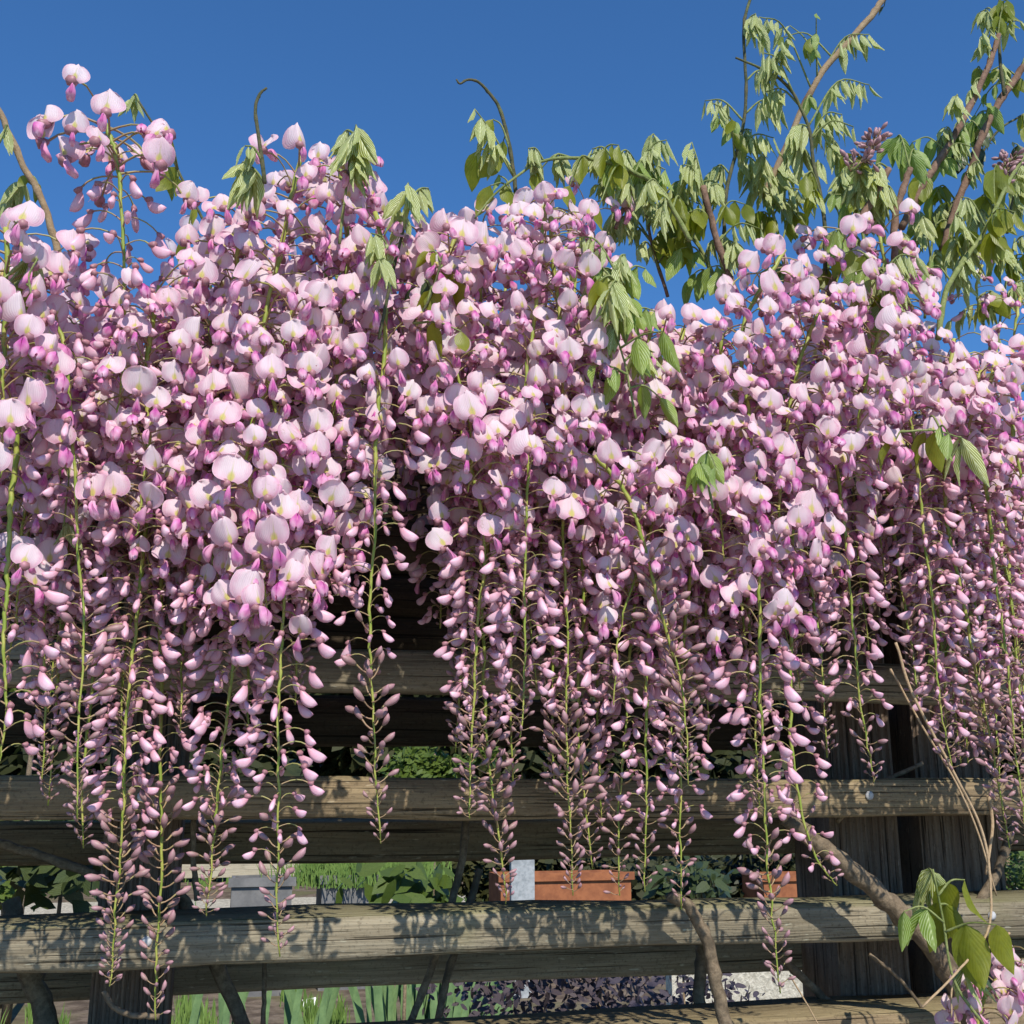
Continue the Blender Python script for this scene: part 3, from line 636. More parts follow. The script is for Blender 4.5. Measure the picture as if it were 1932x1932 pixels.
# --- shoots rising above the flowers; leaves: (base), (tip), kind, leaflets, size
SH = [
 ('woody_branch', [(-20, 180), (0, 214), (44, 313), (75, 368), (100, 440), (112, 490)], 6, 8, M_TAN, 'bare tan branch rising at the far left edge of the sky', 'branch', [((75, 365), (50, 330), 'o', 3, .6), ((0, 214), (8, 250), 'y', 5, .8), ((75, 368), (8, 385), 'y', 9, 1.0)], .13),
 ('leafy_shoot', [(417, 500), (393, 436), (342, 334), (308, 265), (262, 192)], 3.5, 2.2, M_DTWIG, 'thin dark shoot leaning left beside the highest flower cluster', 'shoot', [((262, 192), (245, 195), 'y', 7, .7), ((320, 300), (300, 260), 'o', 1, 1.1), ((345, 338), (325, 330), 'o', 2, 1.1), ((342, 334), (335, 335), 'o', 1, .7), ((370, 400), (352, 450), 'o', 2, .9)], .10),
 ('tendril_shoot', [(500, 345), (489, 265), (482, 207), (490, 178), (503, 166)], 5, 2.5, M_DTWIG, 'dark upright tendril with a hooked tip left of centre', 'shoot', [((495, 320), (462, 275), 'y', 5, .7), ((497, 335), (458, 305), 'y', 13, 1.2, .1)], .255),
 ('leafy_shoot', [(640, 460), (650, 380), (660, 300), (668, 252)], 3.5, 2, M_GSTEM, 'short shoot topped by a tall tuft of striped young leaves left of centre', 'shoot', [((668, 252), (640, 262), 'y', 9, .85), ((668, 252), (672, 235), 'y', 11, 1.35, .1), ((655, 330), (690, 290), 'y', 7, 1.0)], .215),
 ('cut_stub', [(694, 420), (694, 350), (695, 290)], 5, 5, M_TWIG, 'short cut-off brown twig just right of the tall leaf tuft', 'branch', [], .08),
 ('leafy_shoot', [(715, 640), (740, 520), (765, 420), (780, 360)], 4, 2, M_DTWIG, 'shoot with two pale striped leaf tufts left of the middle gap of sky', 'shoot', [((775, 380), (770, 345), 'y', 9, 1.1, .1), ((775, 385), (808, 355), 'y', 9, .8, .1), ((755, 450), (745, 375), 'y', 5, .75), ((745, 490), (700, 440), 'y', 9, 1.0), ((735, 530), (715, 490), 'y', 7, 1.0), ((760, 450), (752, 420), 'y', 7, .8)], .23),
 ('tendril_shoot', [(978, 420), (970, 334), (959, 265), (942, 204), (920, 172), (900, 153), (881, 151), (868, 158), (861, 150)], 5, 1.8, M_DTWIG, 'tall dark tendril curling over to the left in the open blue sky', 'shoot', [((972, 320), (895, 205), 'y', 9, 1.15, .1), ((962, 270), (930, 225), 'o', 1, 1.0), ((968, 320), (950, 265), 'o', 1, 1.15), ((972, 350), (900, 285), 'o', 2, 1.4), ((972, 360), (925, 350), 'o', 2, 1.0), ((972, 380), (940, 330), 'b', 3, .5)], .16),
 ('arching_shoot', [(1302, 455), (1274, 402), (1240, 351), (1188, 323), (1137, 304), (1069, 298), (1018, 306), (983, 327), (932, 368), (896, 412)], 5.5, 2.2, M_GSTEM, 'long green shoot arching over the centre towards the left', 'shoot', [((1060, 300), (1015, 325), 'o', 1, 1.2), ((1140, 305), (1075, 350), 'o', 3, 1.2), ((1150, 310), (1140, 330), 'y', 7, .9), ((1140, 308), (1165, 300), 'b', 5, 1.0), ((1188, 323), (1180, 345), 'y', 9, 1.0), ((1240, 351), (1220, 345), 'y', 11, 1.2), ((1260, 380), (1250, 400), 'y', 7, 1.1), ((1200, 330), (1130, 390), 'o', 3, 1.2), ((1274, 402), (1290, 390), 'o', 5, 1.1)], .17),
 ('woody_branch', [(1161, 430), (1190, 360), (1222, 300)], 5, 4, M_TWIG, 'short brown branch leaning right under the arching shoot', 'branch', [((1222, 300), (1240, 262), 'y', 5, 1.0), ((1200, 340), (1210, 345), 'y', 7, .9)], .15),
 ('leafy_shoot', [(1367, 470), (1367, 410), (1374, 342), (1398, 256), (1408, 171), (1403, 51), (1420, -15)], 4.5, 3, M_DTWIG, 'tall thin dark shoot running straight up out of the top, leftmost of those at right', 'shoot', [((1398, 256), (1330, 190), 'y', 7, .75, .2), ((1396, 262), (1345, 195), 'y', 7, .8), ((1385, 300), (1380, 225), 'o', 2, .9), ((1374, 342), (1345, 320), 'y', 9, 1.0), ((1370, 380), (1340, 350), 'y', 9, 1.1)], .13),
 ('woody_branch', [(1440, 370), (1477, 290), (1542, 150), (1600, 80), (1650, 22), (1668, -4), (1690, -20)], 7, 6, M_TAN, 'long straight tan branch crossing the upper right sky diagonally', 'branch', [((1547, 140), (1490, 48), 'y', 3, .8, .15), ((1545, 140), (1432, 32), 'y', 9, .95, .35), ((1547, 140), (1478, 70), 'o', 3, .9), ((1550, 135), (1540, 25), 'b', 5, .6, .1), ((1555, 125), (1640, 65), 'y', 11, 1.1, .25), ((1660, 5), (1668, 12), 'd', 3, .4)], .08),
 ('leafy_shoot', [(1557, 520), (1555, 410), (1535, 308), (1525, 239), (1490, 167), (1443, 133), (1388, 109)], 5, 2.2, M_DTWIG, 'dark green shoot bending left beneath the long tan branch', 'shoot', [((1525, 239), (1640, 160), 'y', 13, .9, .25), ((1530, 270), (1505, 235), 'y', 9, 1.2, .1), ((1530, 240), (1545, 210), 'b', 3, .7), ((1540, 320), (1490, 270), 'y', 11, 1.2), ((1545, 360), (1520, 330), 'o', 5, 1.1), ((1550, 400), (1530, 360), 'm', 7, 1.0)], .17),
 ('woody_branch', [(1398, 590), (1374, 513), (1350, 444), (1326, 352)], 8, 7, M_TWIG, 'reddish brown upright branch nearest the middle of the picture', 'branch', [((1326, 360), (1305, 268), 'y', 9, 1.3, .1), ((1326, 360), (1290, 310), 'y', 9, 1.2), ((1340, 420), (1300, 400), 'o', 5, 1.1)], .15),
 ('woody_branch', [(1562, 560), (1613, 434), (1650, 370), (1677, 318)], 9, 7, M_TWIG, 'thick brown branch slanting right out of the pale blossoms', 'branch', [((1660, 350), (1640, 330), 'y', 9, 1.2), ((1670, 330), (1620, 310), 'y', 9, 1.0), ((1640, 390), (1600, 350), 'm', 9, 1.1)], .18),
 ('woody_branch', [(1719, 588), (1700, 545), (1689, 496), (1689, 410), (1703, 360), (1717, 318)], 9, 6.5, M_TWIG, 'thick pinkish brown branch curving up to the left, right of the slanting one', 'branch', [((1700, 360), (1740, 300), 'b', 9, 1.2), ((1710, 330), (1690, 260), 'b', 9, 1.1), ((1695, 400), (1665, 350), 'y', 9, 1.1)], .17),
 ('woody_branch', [(1700, 430), (1750, 335), (1791, 273), (1836, 191), (1870, 110), (1884, 66)], 8.5, 5, M_TWIG, 'long dark brown branch rising to the upper right corner', 'branch', [((1836, 191), (1805, 180), 'y', 9, 1.1), ((1860, 140), (1830, 180), 'y', 7, .9), ((1880, 75), (1900, 10), 'o', 3, 1.0), ((1884, 66), (1850, 22), 'y', 7, .9), ((1870, 80), (1862, 55), 'y', 5, .8), ((1791, 273), (1820, 265), 'b', 7, .9), ((1760, 320), (1735, 340), 'o', 5, 1.3)], .11),
 ('woody_branch', [(1780, 470), (1800, 400), (1832, 318), (1860, 240), (1890, 185), (1932, 126), (1960, 90)], 7.5, 7, M_TWIG, 'brown branch crossing the right edge of the picture high up', 'branch', [((1890, 185), (1925, 155), 'o', 5, .8), ((1860, 240), (1830, 240), 'b', 7, .9), ((1885, 185), (1840, 215), 'b', 5, .8), ((1830, 320), (1850, 280), 'd', 7, .9), ((1845, 300), (1790, 300), 'd', 7, 1.0)], .07),
 ('leafy_shoot', [(1895, 180), (1886, 100), (1884, 20), (1890, -15)], 3.5, 2.5, M_DTWIG, 'thin upright shoot leaving the top of the picture near the right corner', 'shoot', [((1884, 20), (1900, 0), 'o', 5, 1.0), ((1886, 70), (1925, 40), 'y', 5, .9), ((1886, 60), (1855, 20), 'y', 5, .8)], .09),
 ('leafy_shoot', [(1770, 640), (1784, 554), (1820, 490), (1853, 444), (1900, 350), (1935, 290)], 6.5, 3.5, M_GSTEM, 'green shoot with broad olive leaves slanting out of the right edge', 'shoot', [((1850, 445), (1895, 445), 'o', 5, 1.25, .1), ((1830, 470), (1800, 450), 'o', 3, 1.4), ((1890, 370), (1880, 310), 'o', 5, 1.4), ((1900, 350), (1920, 330), 'y', 7, 1.2), ((1860, 430), (1845, 380), 'o', 5, 1.3), ((1800, 520), (1790, 470), 'y', 7, 1.1), ((1780, 580), (1825, 530), 'y', 7, 1.0), ((1870, 400), (1915, 400), 'o', 7, 1.2)], .16),
 ('leafy_shoot', [(1760, 560), (1772, 480), (1790, 400), (1830, 330), (1880, 250), (1932, 215)], 3.2, 2, M_DTWIG, 'thin dark shoot crossing behind the broad olive leaves at right', 'shoot', [((1880, 250), (1850, 250), 'd', 7, 1.0), ((1920, 220), (1932, 240), 'o', 3, 1.0), ((1800, 390), (1760, 370), 'o', 7, 1.1)], .04),
 ('leafy_shoot', [(1745, 600), (1752, 520), (1760, 450), (1772, 400)], 3, 2, M_GSTEM, 'leafy shoot filling the sky between the curved branch and the green one at right', 'shoot', [((1760, 450), (1740, 410), 'y', 7, 1.0), ((1752, 520), (1780, 480), 'y', 7, 1.0), ((1760, 430), (1795, 420), 'o', 5, 1.1)], .06),
 ('leafy_shoot', [(1880, 660), (1890, 580), (1905, 500), (1915, 450)], 3, 2, M_GSTEM, 'leafy shoot at the right edge standing in the pink blossoms', 'shoot', [((1905, 500), (1870, 470), 'y', 7, 1.0), ((1905, 500), (1930, 480), 'o', 5, 1.2), ((1890, 580), (1860, 550), 'o', 5, 1.1), ((1893, 560), (1925, 540), 'y', 7, .9)], .10),
 ('leafy_shoot', [(1900, 440), (1910, 380), (1925, 330), (1945, 290)], 3, 2, M_DTWIG, 'dark leafy twig at the right edge above the broad olive leaves', 'shoot', [((1925, 330), (1900, 300), 'y', 7, .9), ((1910, 380), (1930, 360), 'y', 7, 1.1), ((1935, 310), (1915, 270), 'd', 5, .9)], .09),
 ('leafy_shoot', [(1357, 545), (1323, 472), (1272, 383), (1235, 360)], 5, 3, M_GSTEM, 'green shoot leaning left under the arching shoot right of centre', 'shoot', [((1272, 383), (1265, 370), 'y', 9, 1.1), ((1323, 472), (1270, 450), 'o', 7, 1.1), ((1290, 410), (1285, 420), 'o', 5, 1.2)], .12),
 ('leafy_shoot', [(1490, 560), (1470, 450), (1450, 370), (1445, 330)], 4, 2.5, M_GSTEM, 'short leafy shoot behind the flowers between the two brown branches', 'shoot', [((1450, 370), (1400, 290), 'y', 9, 1.2), ((1450, 370), (1440, 290), 'y', 11, 1.2), ((1450, 400), (1420, 330), 'y', 9, 1.1), ((1450, 380), (1490, 300), 'y', 11, 1.3), ((1460, 440), (1430, 400), 'o', 7, 1.2), ((1470, 470), (1510, 400), 'o', 7, 1.0)], .08),
 ('leafy_shoot', [(1640, 520), (1625, 430), (1600, 350), (1580, 300)], 4, 2.5, M_GSTEM, 'leafy shoot with hanging striped leaves left of the grey bud spray', 'shoot', [((1600, 350), (1575, 265), 'y', 9, 1.1), ((1600, 350), (1590, 320), 'y', 11, 1.2), ((1620, 400), (1570, 360), 'y', 9, 1.1), ((1625, 420), (1650, 350), 'y', 9, 1.3), ((1600, 360), (1630, 380), 'o', 5, 1.0)], .06),
 ('leafy_shoot', [(1260, 560), (1232, 470), (1220, 400), (1215, 360)], 4, 2.5, M_TWIG, 'slender pinkish shoot right of the central blossoms', 'shoot', [((1225, 420), (1190, 380), 'y', 7, 1.0), ((1225, 400), (1250, 385), 'y', 7, 1.0), ((1235, 480), (1265, 420), 'o', 5, 1.3), ((1240, 500), (1200, 470), 'm', 7, .9)], .10),
 ('leafy_shoot', [(1180, 640), (1175, 560), (1160, 500)], 4, 2, M_GSTEM, 'leafy shoot with folded striped leaves between the central and right flowers', 'shoot', [((1165, 510), (1180, 480), 'y', 9, 1.2), ((1170, 540), (1150, 545), 'y', 11, 1.4), ((1175, 560), (1130, 530), 'o', 5, 1.1)], .22),
 ('leafy_shoot', [(1200, 790), (1190, 740), (1180, 690), (1165, 640)], 3.0, 2, M_GSTEM, 'bright green leafy shoot over a patch of sky in the flower mass', 'shoot', [((1165, 640), (1150, 610), 'y', 9, 1.05), ((1180, 690), (1235, 665), 'y', 9, 1.0, .15), ((1170, 640), (1250, 625), 'b', 3, 1.2, .1), ((1185, 690), (1125, 690), 'b', 3, 1.1, .1), ((1195, 740), (1245, 750), 'b', 2, 1.2, .2)], .22),
 ('leafy_shoot', [(1345, 960), (1335, 910), (1325, 870)], 3, 2, M_GSTEM, 'small bright green leaf tuft in the middle of the right hand blossoms', 'shoot', [((1325, 870), (1320, 872), 'b', 7, .85, 0), ((1325, 870), (1350, 880), 'b', 3, .95), ((1330, 885), (1375, 880), 'o', 2, .9)], .23),
 ('leafy_shoot', [(1700, 815), (1760, 812), (1810, 825)], 2.5, 1.6, M_GSTEM, 'row of olive and striped leaves lying over the right hand blossoms', 'shoot', [((1735, 812), (1745, 815), 'o', 1, 1.5), ((1750, 812), (1762, 815), 'o', 1, 1.4), ((1780, 815), (1790, 818), 'b', 2, 1.1), ((1800, 822), (1818, 835), 'y', 3, 1.5), ((1705, 815), (1690, 830), 'o', 1, 1.1)], .23),
 ('leafy_shoot', [(1560, 720), (1500, 700), (1400, 735), (1380, 750)], 2.5, 1.6, M_GSTEM, 'small folded striped leaf tuft lying over blossoms left of the long cluster', 'shoot', [((1400, 735), (1372, 740), 'y', 5, 1.1, .1)], .20),
 ('leafy_shoot', [(60, 560), (55, 520), (70, 490)], 2.5, 1.6, M_GSTEM, 'striped leaf tuft tucked between blossoms at the far left', 'shoot', [((68, 490), (48, 492), 'y', 9, 1.0, .1), ((60, 540), (12, 560), 'o', 5, .9)], .24),
 ('leafy_shoot', [(1670, 600), (1665, 540), (1668, 510)], 3, 2, M_GSTEM, 'dark striped leaf pair in front of the right hand pale blossoms', 'shoot', [((1668, 520), (1650, 510), 'y', 5, 1.4, .1), ((1668, 510), (1690, 505), 'y', 5, 1.3, .1)], .22),
 ('leafy_shoot', [(780, 610), (812, 560), (835, 480)], 3, 2, M_DTWIG, 'dark leafy shoot between the left and central blossoms', 'shoot', [((800, 580), (820, 540), 'o', 3, 1.0), ((820, 540), (865, 520), 'o', 3, 1.1), ((810, 560), (790, 540), 'd', 5, 1.0), ((830, 500), (810, 475), 'o', 3, .8), ((785, 600), (870, 625), 'o', 2, 1.0, .1)], .22),
 ('leafy_shoot', [(118, 1010), (130, 900), (120, 860)], 2, 1.4, M_GSTEM, 'thin striped leaf spray in the dark gap at the far left', 'shoot', [((125, 870), (105, 860), 'y', 5, .8), ((120, 1000), (128, 985), 'y', 7, .8)], .16),
 ('leafy_shoot', [(1830, 1250), (1825, 1150), (1815, 1120)], 2.5, 1.6, M_GSTEM, 'green leaves hanging among the buds near the right edge', 'shoot', [((1825, 1160), (1828, 1140), 'y', 3, 1.4), ((1830, 1220), (1760, 1230), 'b', 5, .9), ((1830, 1240), (1905, 1220), 'b', 5, .9), ((1820, 1200), (1850, 1230), 'b', 5, 1.0)], .10),
 ('leafy_shoot', [(1855, 1932), (1800, 1850), (1780, 1740), (1760, 1640)], 3, 2, M_GSTEM, 'leafy shoot at bottom right, striped tuft above glowing yellow green leaves', 'shoot', [((1762, 1645), (1752, 1638), 'y', 7, 1.5, .05), ((1780, 1740), (1705, 1720), 'b', 3, 1.2, .2), ((1775, 1700), (1800, 1720), 'o', 3, 1.6, .1), ((1790, 1760), (1880, 1745), 'o', 3, 1.6, .1), ((1800, 1840), (1850, 1800), 'y', 7, 1.2, .1), ((1775, 1690), (1820, 1660), 'o', 2, 1.5, .2)], .16),
]
for nm, pts, r0, r1, mat, lab, cat, lv, dep in SH:
    shoot(nm, pts, r0, r1, mat, lab, cat, lv, 'shoots and branches of the wisteria', dep)
# grey bud spray in the top right leaves
def bud_spray(pts, dep, label):
    w_ = [P(u, v, dep) for u, v in pts]; o = w_[0]; root = new('bud_spray', None, None, o); tag(root, label, 'flower bud')
    path = smooth_path(w_, 8); mb = MB(); mb.tube([p-o for p in path], [.0018]*len(path), 6); new('flower_stalk', mb.mesh('flower_stalk', [M_GSTEM]), root)
    for p in path:
        for k in range(4): new('closed_bud', R.choice(TIGHT), root, p-o, (R.gauss(0, .5), R.gauss(0, .5), R.uniform(0, 6.28)), R.uniform(.5, .95))
bud_spray([(1650, 262), (1640, 290), (1605, 322)], .2, 'unopened grey purple bud spray among the upper right leaves')
bud_spray([(1905, 300), (1895, 320), (1885, 350)], .15, 'small pinkish bud spray near the right edge high among the branches')
# ------------------------------------------------------------------ woody vine stems behind and through the fence
VN = [
 ([(1480, 1540), (1555, 1600), (1640, 1672), (1720, 1745), (1790, 1830), (1850, 1950)], 18, 24, M_BARK, 'thick grey brown trunk crossing the lowest full board diagonally at right', .045),
 ([(1262, 1690), (1300, 1712), (1335, 1780), (1350, 1850), (1372, 1950)], 12, 14, M_BARK, 'bent grey stem passing before the lowest full board right of centre', .035),
 ([(-30, 1585), (60, 1610), (150, 1640), (240, 1672), (330, 1700)], 9, 10, M_BARK, 'slanting brown stem behind the flowers at left, above the lowest full board', -.10),
 ([(240, 1590), (280, 1635), (320, 1672), (360, 1720), (410, 1820), (465, 1950)], 11, 15, M_BARK, 'stem crossing behind the lowest board left of centre and thickening downwards', -.13),
 ([(20, 1700), (40, 1800), (70, 1870), (95, 1960)], 18, 22, M_BARK, 'dark thick stem at the bottom left corner', -.12),
 ([(195, 1870), (215, 1900), (250, 1915), (300, 1918)], 5, 6, M_BARK, 'thin curling stem at the bottom left over the ribbed post', .02),
 ([(368, 1510), (364, 1600), (372, 1700)], 6, 6, M_BARK, 'slim upright stem behind the second board left of centre', -.08),
 ([(882, 1520), (868, 1640), (830, 1780), (790, 1890), (760, 1960)], 9, 8, M_BARK, 'leaning dark stake behind the boards at centre, left one', -.11),
 ([(905, 1640), (870, 1760), (842, 1850), (820, 1960)], 8, 8, M_BARK, 'leaning dark stake behind the boards at centre, right one', -.12),
 ([(500, 1800), (498, 1880), (496, 1960)], 5, 5, M_BARK, 'thin upright stake below the lowest full board left of centre', -.14),
 ([(1325, 1780), (1320, 1860), (1312, 1960)], 12, 13, M_BARK, 'upright brown stem in the bottom gap right of centre', -.09),
 ([(1470, 1800), (1530, 1860), (1590, 1920)], 8, 10, M_BARK, 'diagonal brown stem in front of the pale concrete panel', -.07),
 ([(1580, 1550), (1640, 1490), (1740, 1440)], 5, 4, M_BARK, 'thin forked twig in the dark gap above the second board at right', -.04),
 ([(1910, 1560), (1880, 1650), (1840, 1740), (1860, 1900)], 8, 12, M_BARK, 'brown stem behind the dry tendril at the right edge', -.02),
 ([(1640, 1800), (1700, 1850), (1760, 1930)], 4, 3, M_BARK, 'thin twig before the dark post at bottom right', -.01),
]
for pts, r0, r1, mat, lab, dep in VN:
    shoot('vine_stem', pts, r0, r1, mat, lab, 'vine stem', (), 'woody vine stems threaded through the fence', dep)
for pts, r, lab, dep in [
 ([(1690, 1212), (1722, 1310), (1790, 1440), (1850, 1560), (1868, 1660), (1862, 1760), (1800, 1840), (1740, 1900)], 3.2, 'long dry tan tendril curving down across two boards at right', .17),
 ([(1680, 1262), (1740, 1370), (1800, 1470), (1845, 1570), (1880, 1690)], 2.4, 'thinner dry tendril running beside the long tan one at right', .16),
 ([(1865, 1500), (1872, 1560), (1860, 1650)], 4, 'short straw coloured stalk near the right end of the second board', .05),
 ([(1905, 1760), (1850, 1800), (1800, 1850), (1795, 1920)], 2.4, 'dry tendril looping into the bottom right blossoms', .15),
 ([(1490, 1840), (1520, 1890), (1545, 1935)], 1.8, 'pale straw thread over the lowest board right of centre', .06)]:
    shoot('dry_tendril', pts, r, r*.7, M_DRY, lab, 'tendril', (), 'dry tendrils hanging at right', dep, knots=False)
# tangle of old stems on top of the fence, mostly hidden by the flowers
for k in range(6):
    v = 700+k*55; pts = [(-120+i*260, v+q.uniform(-45, 45)) for i in range(9)]
    shoot('vine_stem', pts, 10-k, 9-k, M_BARK, 'old stem running along the top of the fence behind the flowers', 'vine stem', (), 'old stems along the fence top', -.02+.012*k)
# shaded foliage inside the vine
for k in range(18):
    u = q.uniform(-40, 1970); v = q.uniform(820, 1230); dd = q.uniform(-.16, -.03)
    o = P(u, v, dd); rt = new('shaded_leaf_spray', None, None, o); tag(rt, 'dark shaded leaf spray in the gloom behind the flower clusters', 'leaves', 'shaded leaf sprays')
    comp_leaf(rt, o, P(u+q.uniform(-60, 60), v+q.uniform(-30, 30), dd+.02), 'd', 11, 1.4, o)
# ------------------------------------------------------------------ garden behind the fence
M_GRASS = m_noise('grass blade', (.07, .13, .025), (.14, .22, .05), 6, rough=.6, bs=.1, bd=.001)
M_IRIS = m_noise('iris leaf', (.10, .17, .07), (.16, .25, .10), 14, rough=.5, bs=.2, bd=.002)
M_IRISF = m_noise('purple iris petal', (.07, .03, .17), (.14, .06, .28), 30, rough=.5, bs=.2, bd=.002)
M_TERRA = m_noise('terracotta', (.22, .08, .038), (.33, .125, .055), 12, rough=.8, bs=.3, bd=.004)
M_GREY = m_noise('grey planter', (.11, .11, .11), (.19, .185, .18), 6, rough=.7, bs=.1, bd=.002)
M_LBL = m_noise('white label', (.70, .70, .68), (.80, .80, .78), 20, rough=.5, bs=.05, bd=.001)
M_METAL = m_noise('grey metal stake', (.24, .26, .27), (.38, .40, .41), 30, rough=.5, bs=.1, bd=.001)
M_CONC = m_noise('pebbled concrete', (.38, .35, .28), (.62, .58, .48), 60, rough=.9, bs=1, bd=.01)
M_HEDGE = m_leaf('hedge leaf', (.030, .036, .014), (.06, .065, .03), .3, .1, (.05, .09, .02))  # leaf colour kept dark to stand for shadowed foliage
M_SHRUB = m_leaf('garden shrub leaf', (.06, .105, .02), (.11, .15, .045), .3, .2, (.12, .2, .03))
M_RAIL = m_wood('pale rail', [(.3, (.30, .26, .18)), (.5, (.42, .37, .27)), (.7, (.52, .47, .37))], 0)
def blades(n, region, h0, h1, wd, mat, seed, lean=.25):
    q = random.Random(seed); mb = MB()
    for _ in range(n):
        x, y = region(q); h = q.uniform(h0, h1); a = q.uniform(0, 6.28); l = h*q.uniform(0, lean); ww = wd*q.uniform(.6, 1.2)
        dx, dy = math.cos(a)*l, math.sin(a)*l; sx = q.uniform(.6, 1)*ww; sy = q.uniform(-.5, .5)*ww
        z = GZ-.01; vs = []
        for t in (0, .4, .75):
            c = (x+dx*t*t, y+dy*t*t, z+h*t*(1-.15*t)); k = (1-.25*t)*.5
            vs += [(c[0]-sx*k, c[1]-sy*k, c[2]), (c[0]+sx*k, c[1]+sy*k, c[2])]
        vs.append((x+dx, y+dy, z+h*.86)); mb.add(vs, [(0, 1, 3, 2), (2, 3, 5, 4), (4, 5, 6)])
    return mb.mesh('blades', [mat])
def strip(u0, u1, v0, v1, seed):
    qq = random.Random(seed+50); cs = [(qq.uniform(u0, u1), qq.uniform(v0, v1)) for _ in range(46)]
    def f(q):      # in tufts, with bare soil between
        c = q.choice(cs); p = PG(c[0]+q.gauss(0, 9), max(v0, c[1]+q.gauss(0, 7)), GZ); return p.x, p.y
    return f
def patch(name, label, n, u0, u1, v0, v1, h0, h1, wd, mat, seed):
    tag(new(name, blades(n, strip(u0, u1, v0, v1, seed), h0, h1, wd, mat, seed)), label, 'grass', None, 'stuff')
patch('grass', 'tufts of fresh green grass on the soil at bottom left behind the fence', 4200, -60, 640, 1800, 2150, .05, .20, .009, M_GRASS, 1)
patch('grass_edge', 'green ground cover along the far gravel path', 3600, -60, 930, 1640, 1668, .03, .30, .02, M_GRASS, 2)
# irises
def iris_leaf(h, wd, lean, q):
    def fn(a, b):
        u = (a-.5)*2; ww = wd*.5*(1-b**3)*(1+.25*b)
        return Vector((u*ww, .15*abs(u)*ww, h*b*(1-.1*lean*b)))+Vector((lean*h*b*b*.8, 0, 0))
    mb = MB(); mb.grid(fn, 2, 7); return mb.mesh('iris_leaf', [M_IRIS])
q = random.Random(5)
IL = [iris_leaf(.55*q.uniform(.8, 1.15), .034*q.uniform(.8, 1.15), q.uniform(-.3, .3), q) for _ in range(8)]
pet = MB(); pet.grid(lambda a, b: Vector(((a-.5)*.045*math.sin(math.pi*b**.8+.05), -.045*b, .03*math.sin(b*2.6)-.02*b)), 4, 5)
PET = pet.mesh('iris_petal', [M_IRISF])
def iris(u, v, label, nl, flower=None, g='iris clumps behind the fence'):
    p = PG(u, v, GZ); rt = new('iris_clump', None, None, p); tag(rt, label, 'iris', g)
    for i in range(nl):
        new('leaf', q.choice(IL), rt, (q.uniform(-.16, .16), q.uniform(-.12, .12), 0), (0, q.gauss(0, .12), q.uniform(-.6, .6)+(3.14 if q.random() < .5 else 0)), q.uniform(.8, 1.1))
    if flower:
        z = flower; mb = MB(); mb.tube([(0, 0, 0), (.01, 0, z*.5), (0, 0, z)], [.006, .005, .004], 6); new('stem', mb.mesh('iris_stem', [M_IRIS]), rt)
        fl = new('flower', None, rt, (0, 0, z))
        for k in range(6): new('petal', PET, fl, (0, 0, 0), (rad(25 if k % 2 else -50), 0, k*1.047), 1.5)
iris(760, 2010, 'iris clump at bottom left of centre with upright sword leaves', 26)
iris(830, 1990, 'iris clump at the bottom centre with a dark purple flower', 30, .60)
iris(905, 2010, 'iris clump at bottom right of centre of the sword leaves', 22)
iris(420, 1990, 'small iris clump below the lowest board among the grass at left', 8)
iris(560, 2010, 'thin iris clump beside the white plant label', 8)
# plant labels
def plabel(u, v, h, label, tiltz):
    p = PG(u, 1960, GZ); p = P(u, v, -5.6); p.z = GZ; top = P(u, v, -5.6).z
    rt = new('plant_label', None, None, p); tag(rt, label, 'plant label', 'plant labels')
    H = top-GZ; mb = MB(); mb.tube([(tiltz*H, 0, 0), (0, 0, H)], [.006, .006], 6); new('stake', mb.mesh('label_stake', [M_METAL]), rt)
    if h:
        b = MB(); b.box(-h/2, h/2, -.004, .004, -h*.32, h*.32); new('plate', b.mesh('label_plate', [M_LBL], False), rt, (0, -.01, H), (rad(-25), rad(-6), rad(10)))
plabel(584, 1892, .075, 'small white plant label on a grey stake under the lowest full board', 0)
plabel(622, 1905, 0, 'bare grey label stake leaning beside the white plant label', -.25)
# planters and things along the path
def at_g(u, v, Y):
    r = ray(u, v); t = (Y-CL.y)/r.y; return CL+r*t
def planter(name, u0, u1, vt, Y, depth, mat, label, cat, plants=None, rim=True):
    a, b = at_g(u0, vt, Y), at_g(u1, vt, Y); wd = b.x-a.x; H = max(.1, a.z-GZ); c = Vector(((a.x+b.x)/2, Y, GZ))
    rt = new(name, None, None, c); tag(rt, label, cat)
    mb = MB(); t = .02
    for x0, x1, y0, y1 in ((-wd/2, wd/2, 0, t), (-wd/2, wd/2, depth-t, depth), (-wd/2, -wd/2+t, t, depth-t), (wd/2-t, wd/2, t, depth-t)):
        mb.box(x0, x1, y0, y1, 0, H)
    new('body', mb.mesh('planter_body', [mat], False), rt)
    if rim:
        r_ = MB(); r_.box(-wd/2-.02, wd/2+.02, -.02, -.001, H-.04, H+.01); new('rim', r_.mesh('planter_rim', [mat], False), rt)
    sb = MB(); sb.box(-wd/2+t+.001, wd/2-t-.001, t+.001, depth-t-.001, 0, H-.03); new('soil', sb.mesh('planter_soil', [M_SOIL], False), rt)
    return c, wd, H
c1 = planter('grey_planter', 438, 552, 1660, 6.0, .35, M_GREY, 'plain grey box planter on the gravel left of centre', 'planter')
c2 = planter('slate_planter', 608, 730, 1655, 6.1, .4, M_GREY, 'slate grey planter under the feathery green plant', 'planter')
c3 = planter('terracotta_trough', 945, 1190, 1652, 6.4, .35, M_TERRA, 'long orange terracotta trough behind the fence right of centre', 'planter')
c4 = planter('terracotta_trough', 1440, 1575, 1652, 6.6, .35, M_TERRA, 'second orange terracotta trough left of the thick trunk', 'planter')
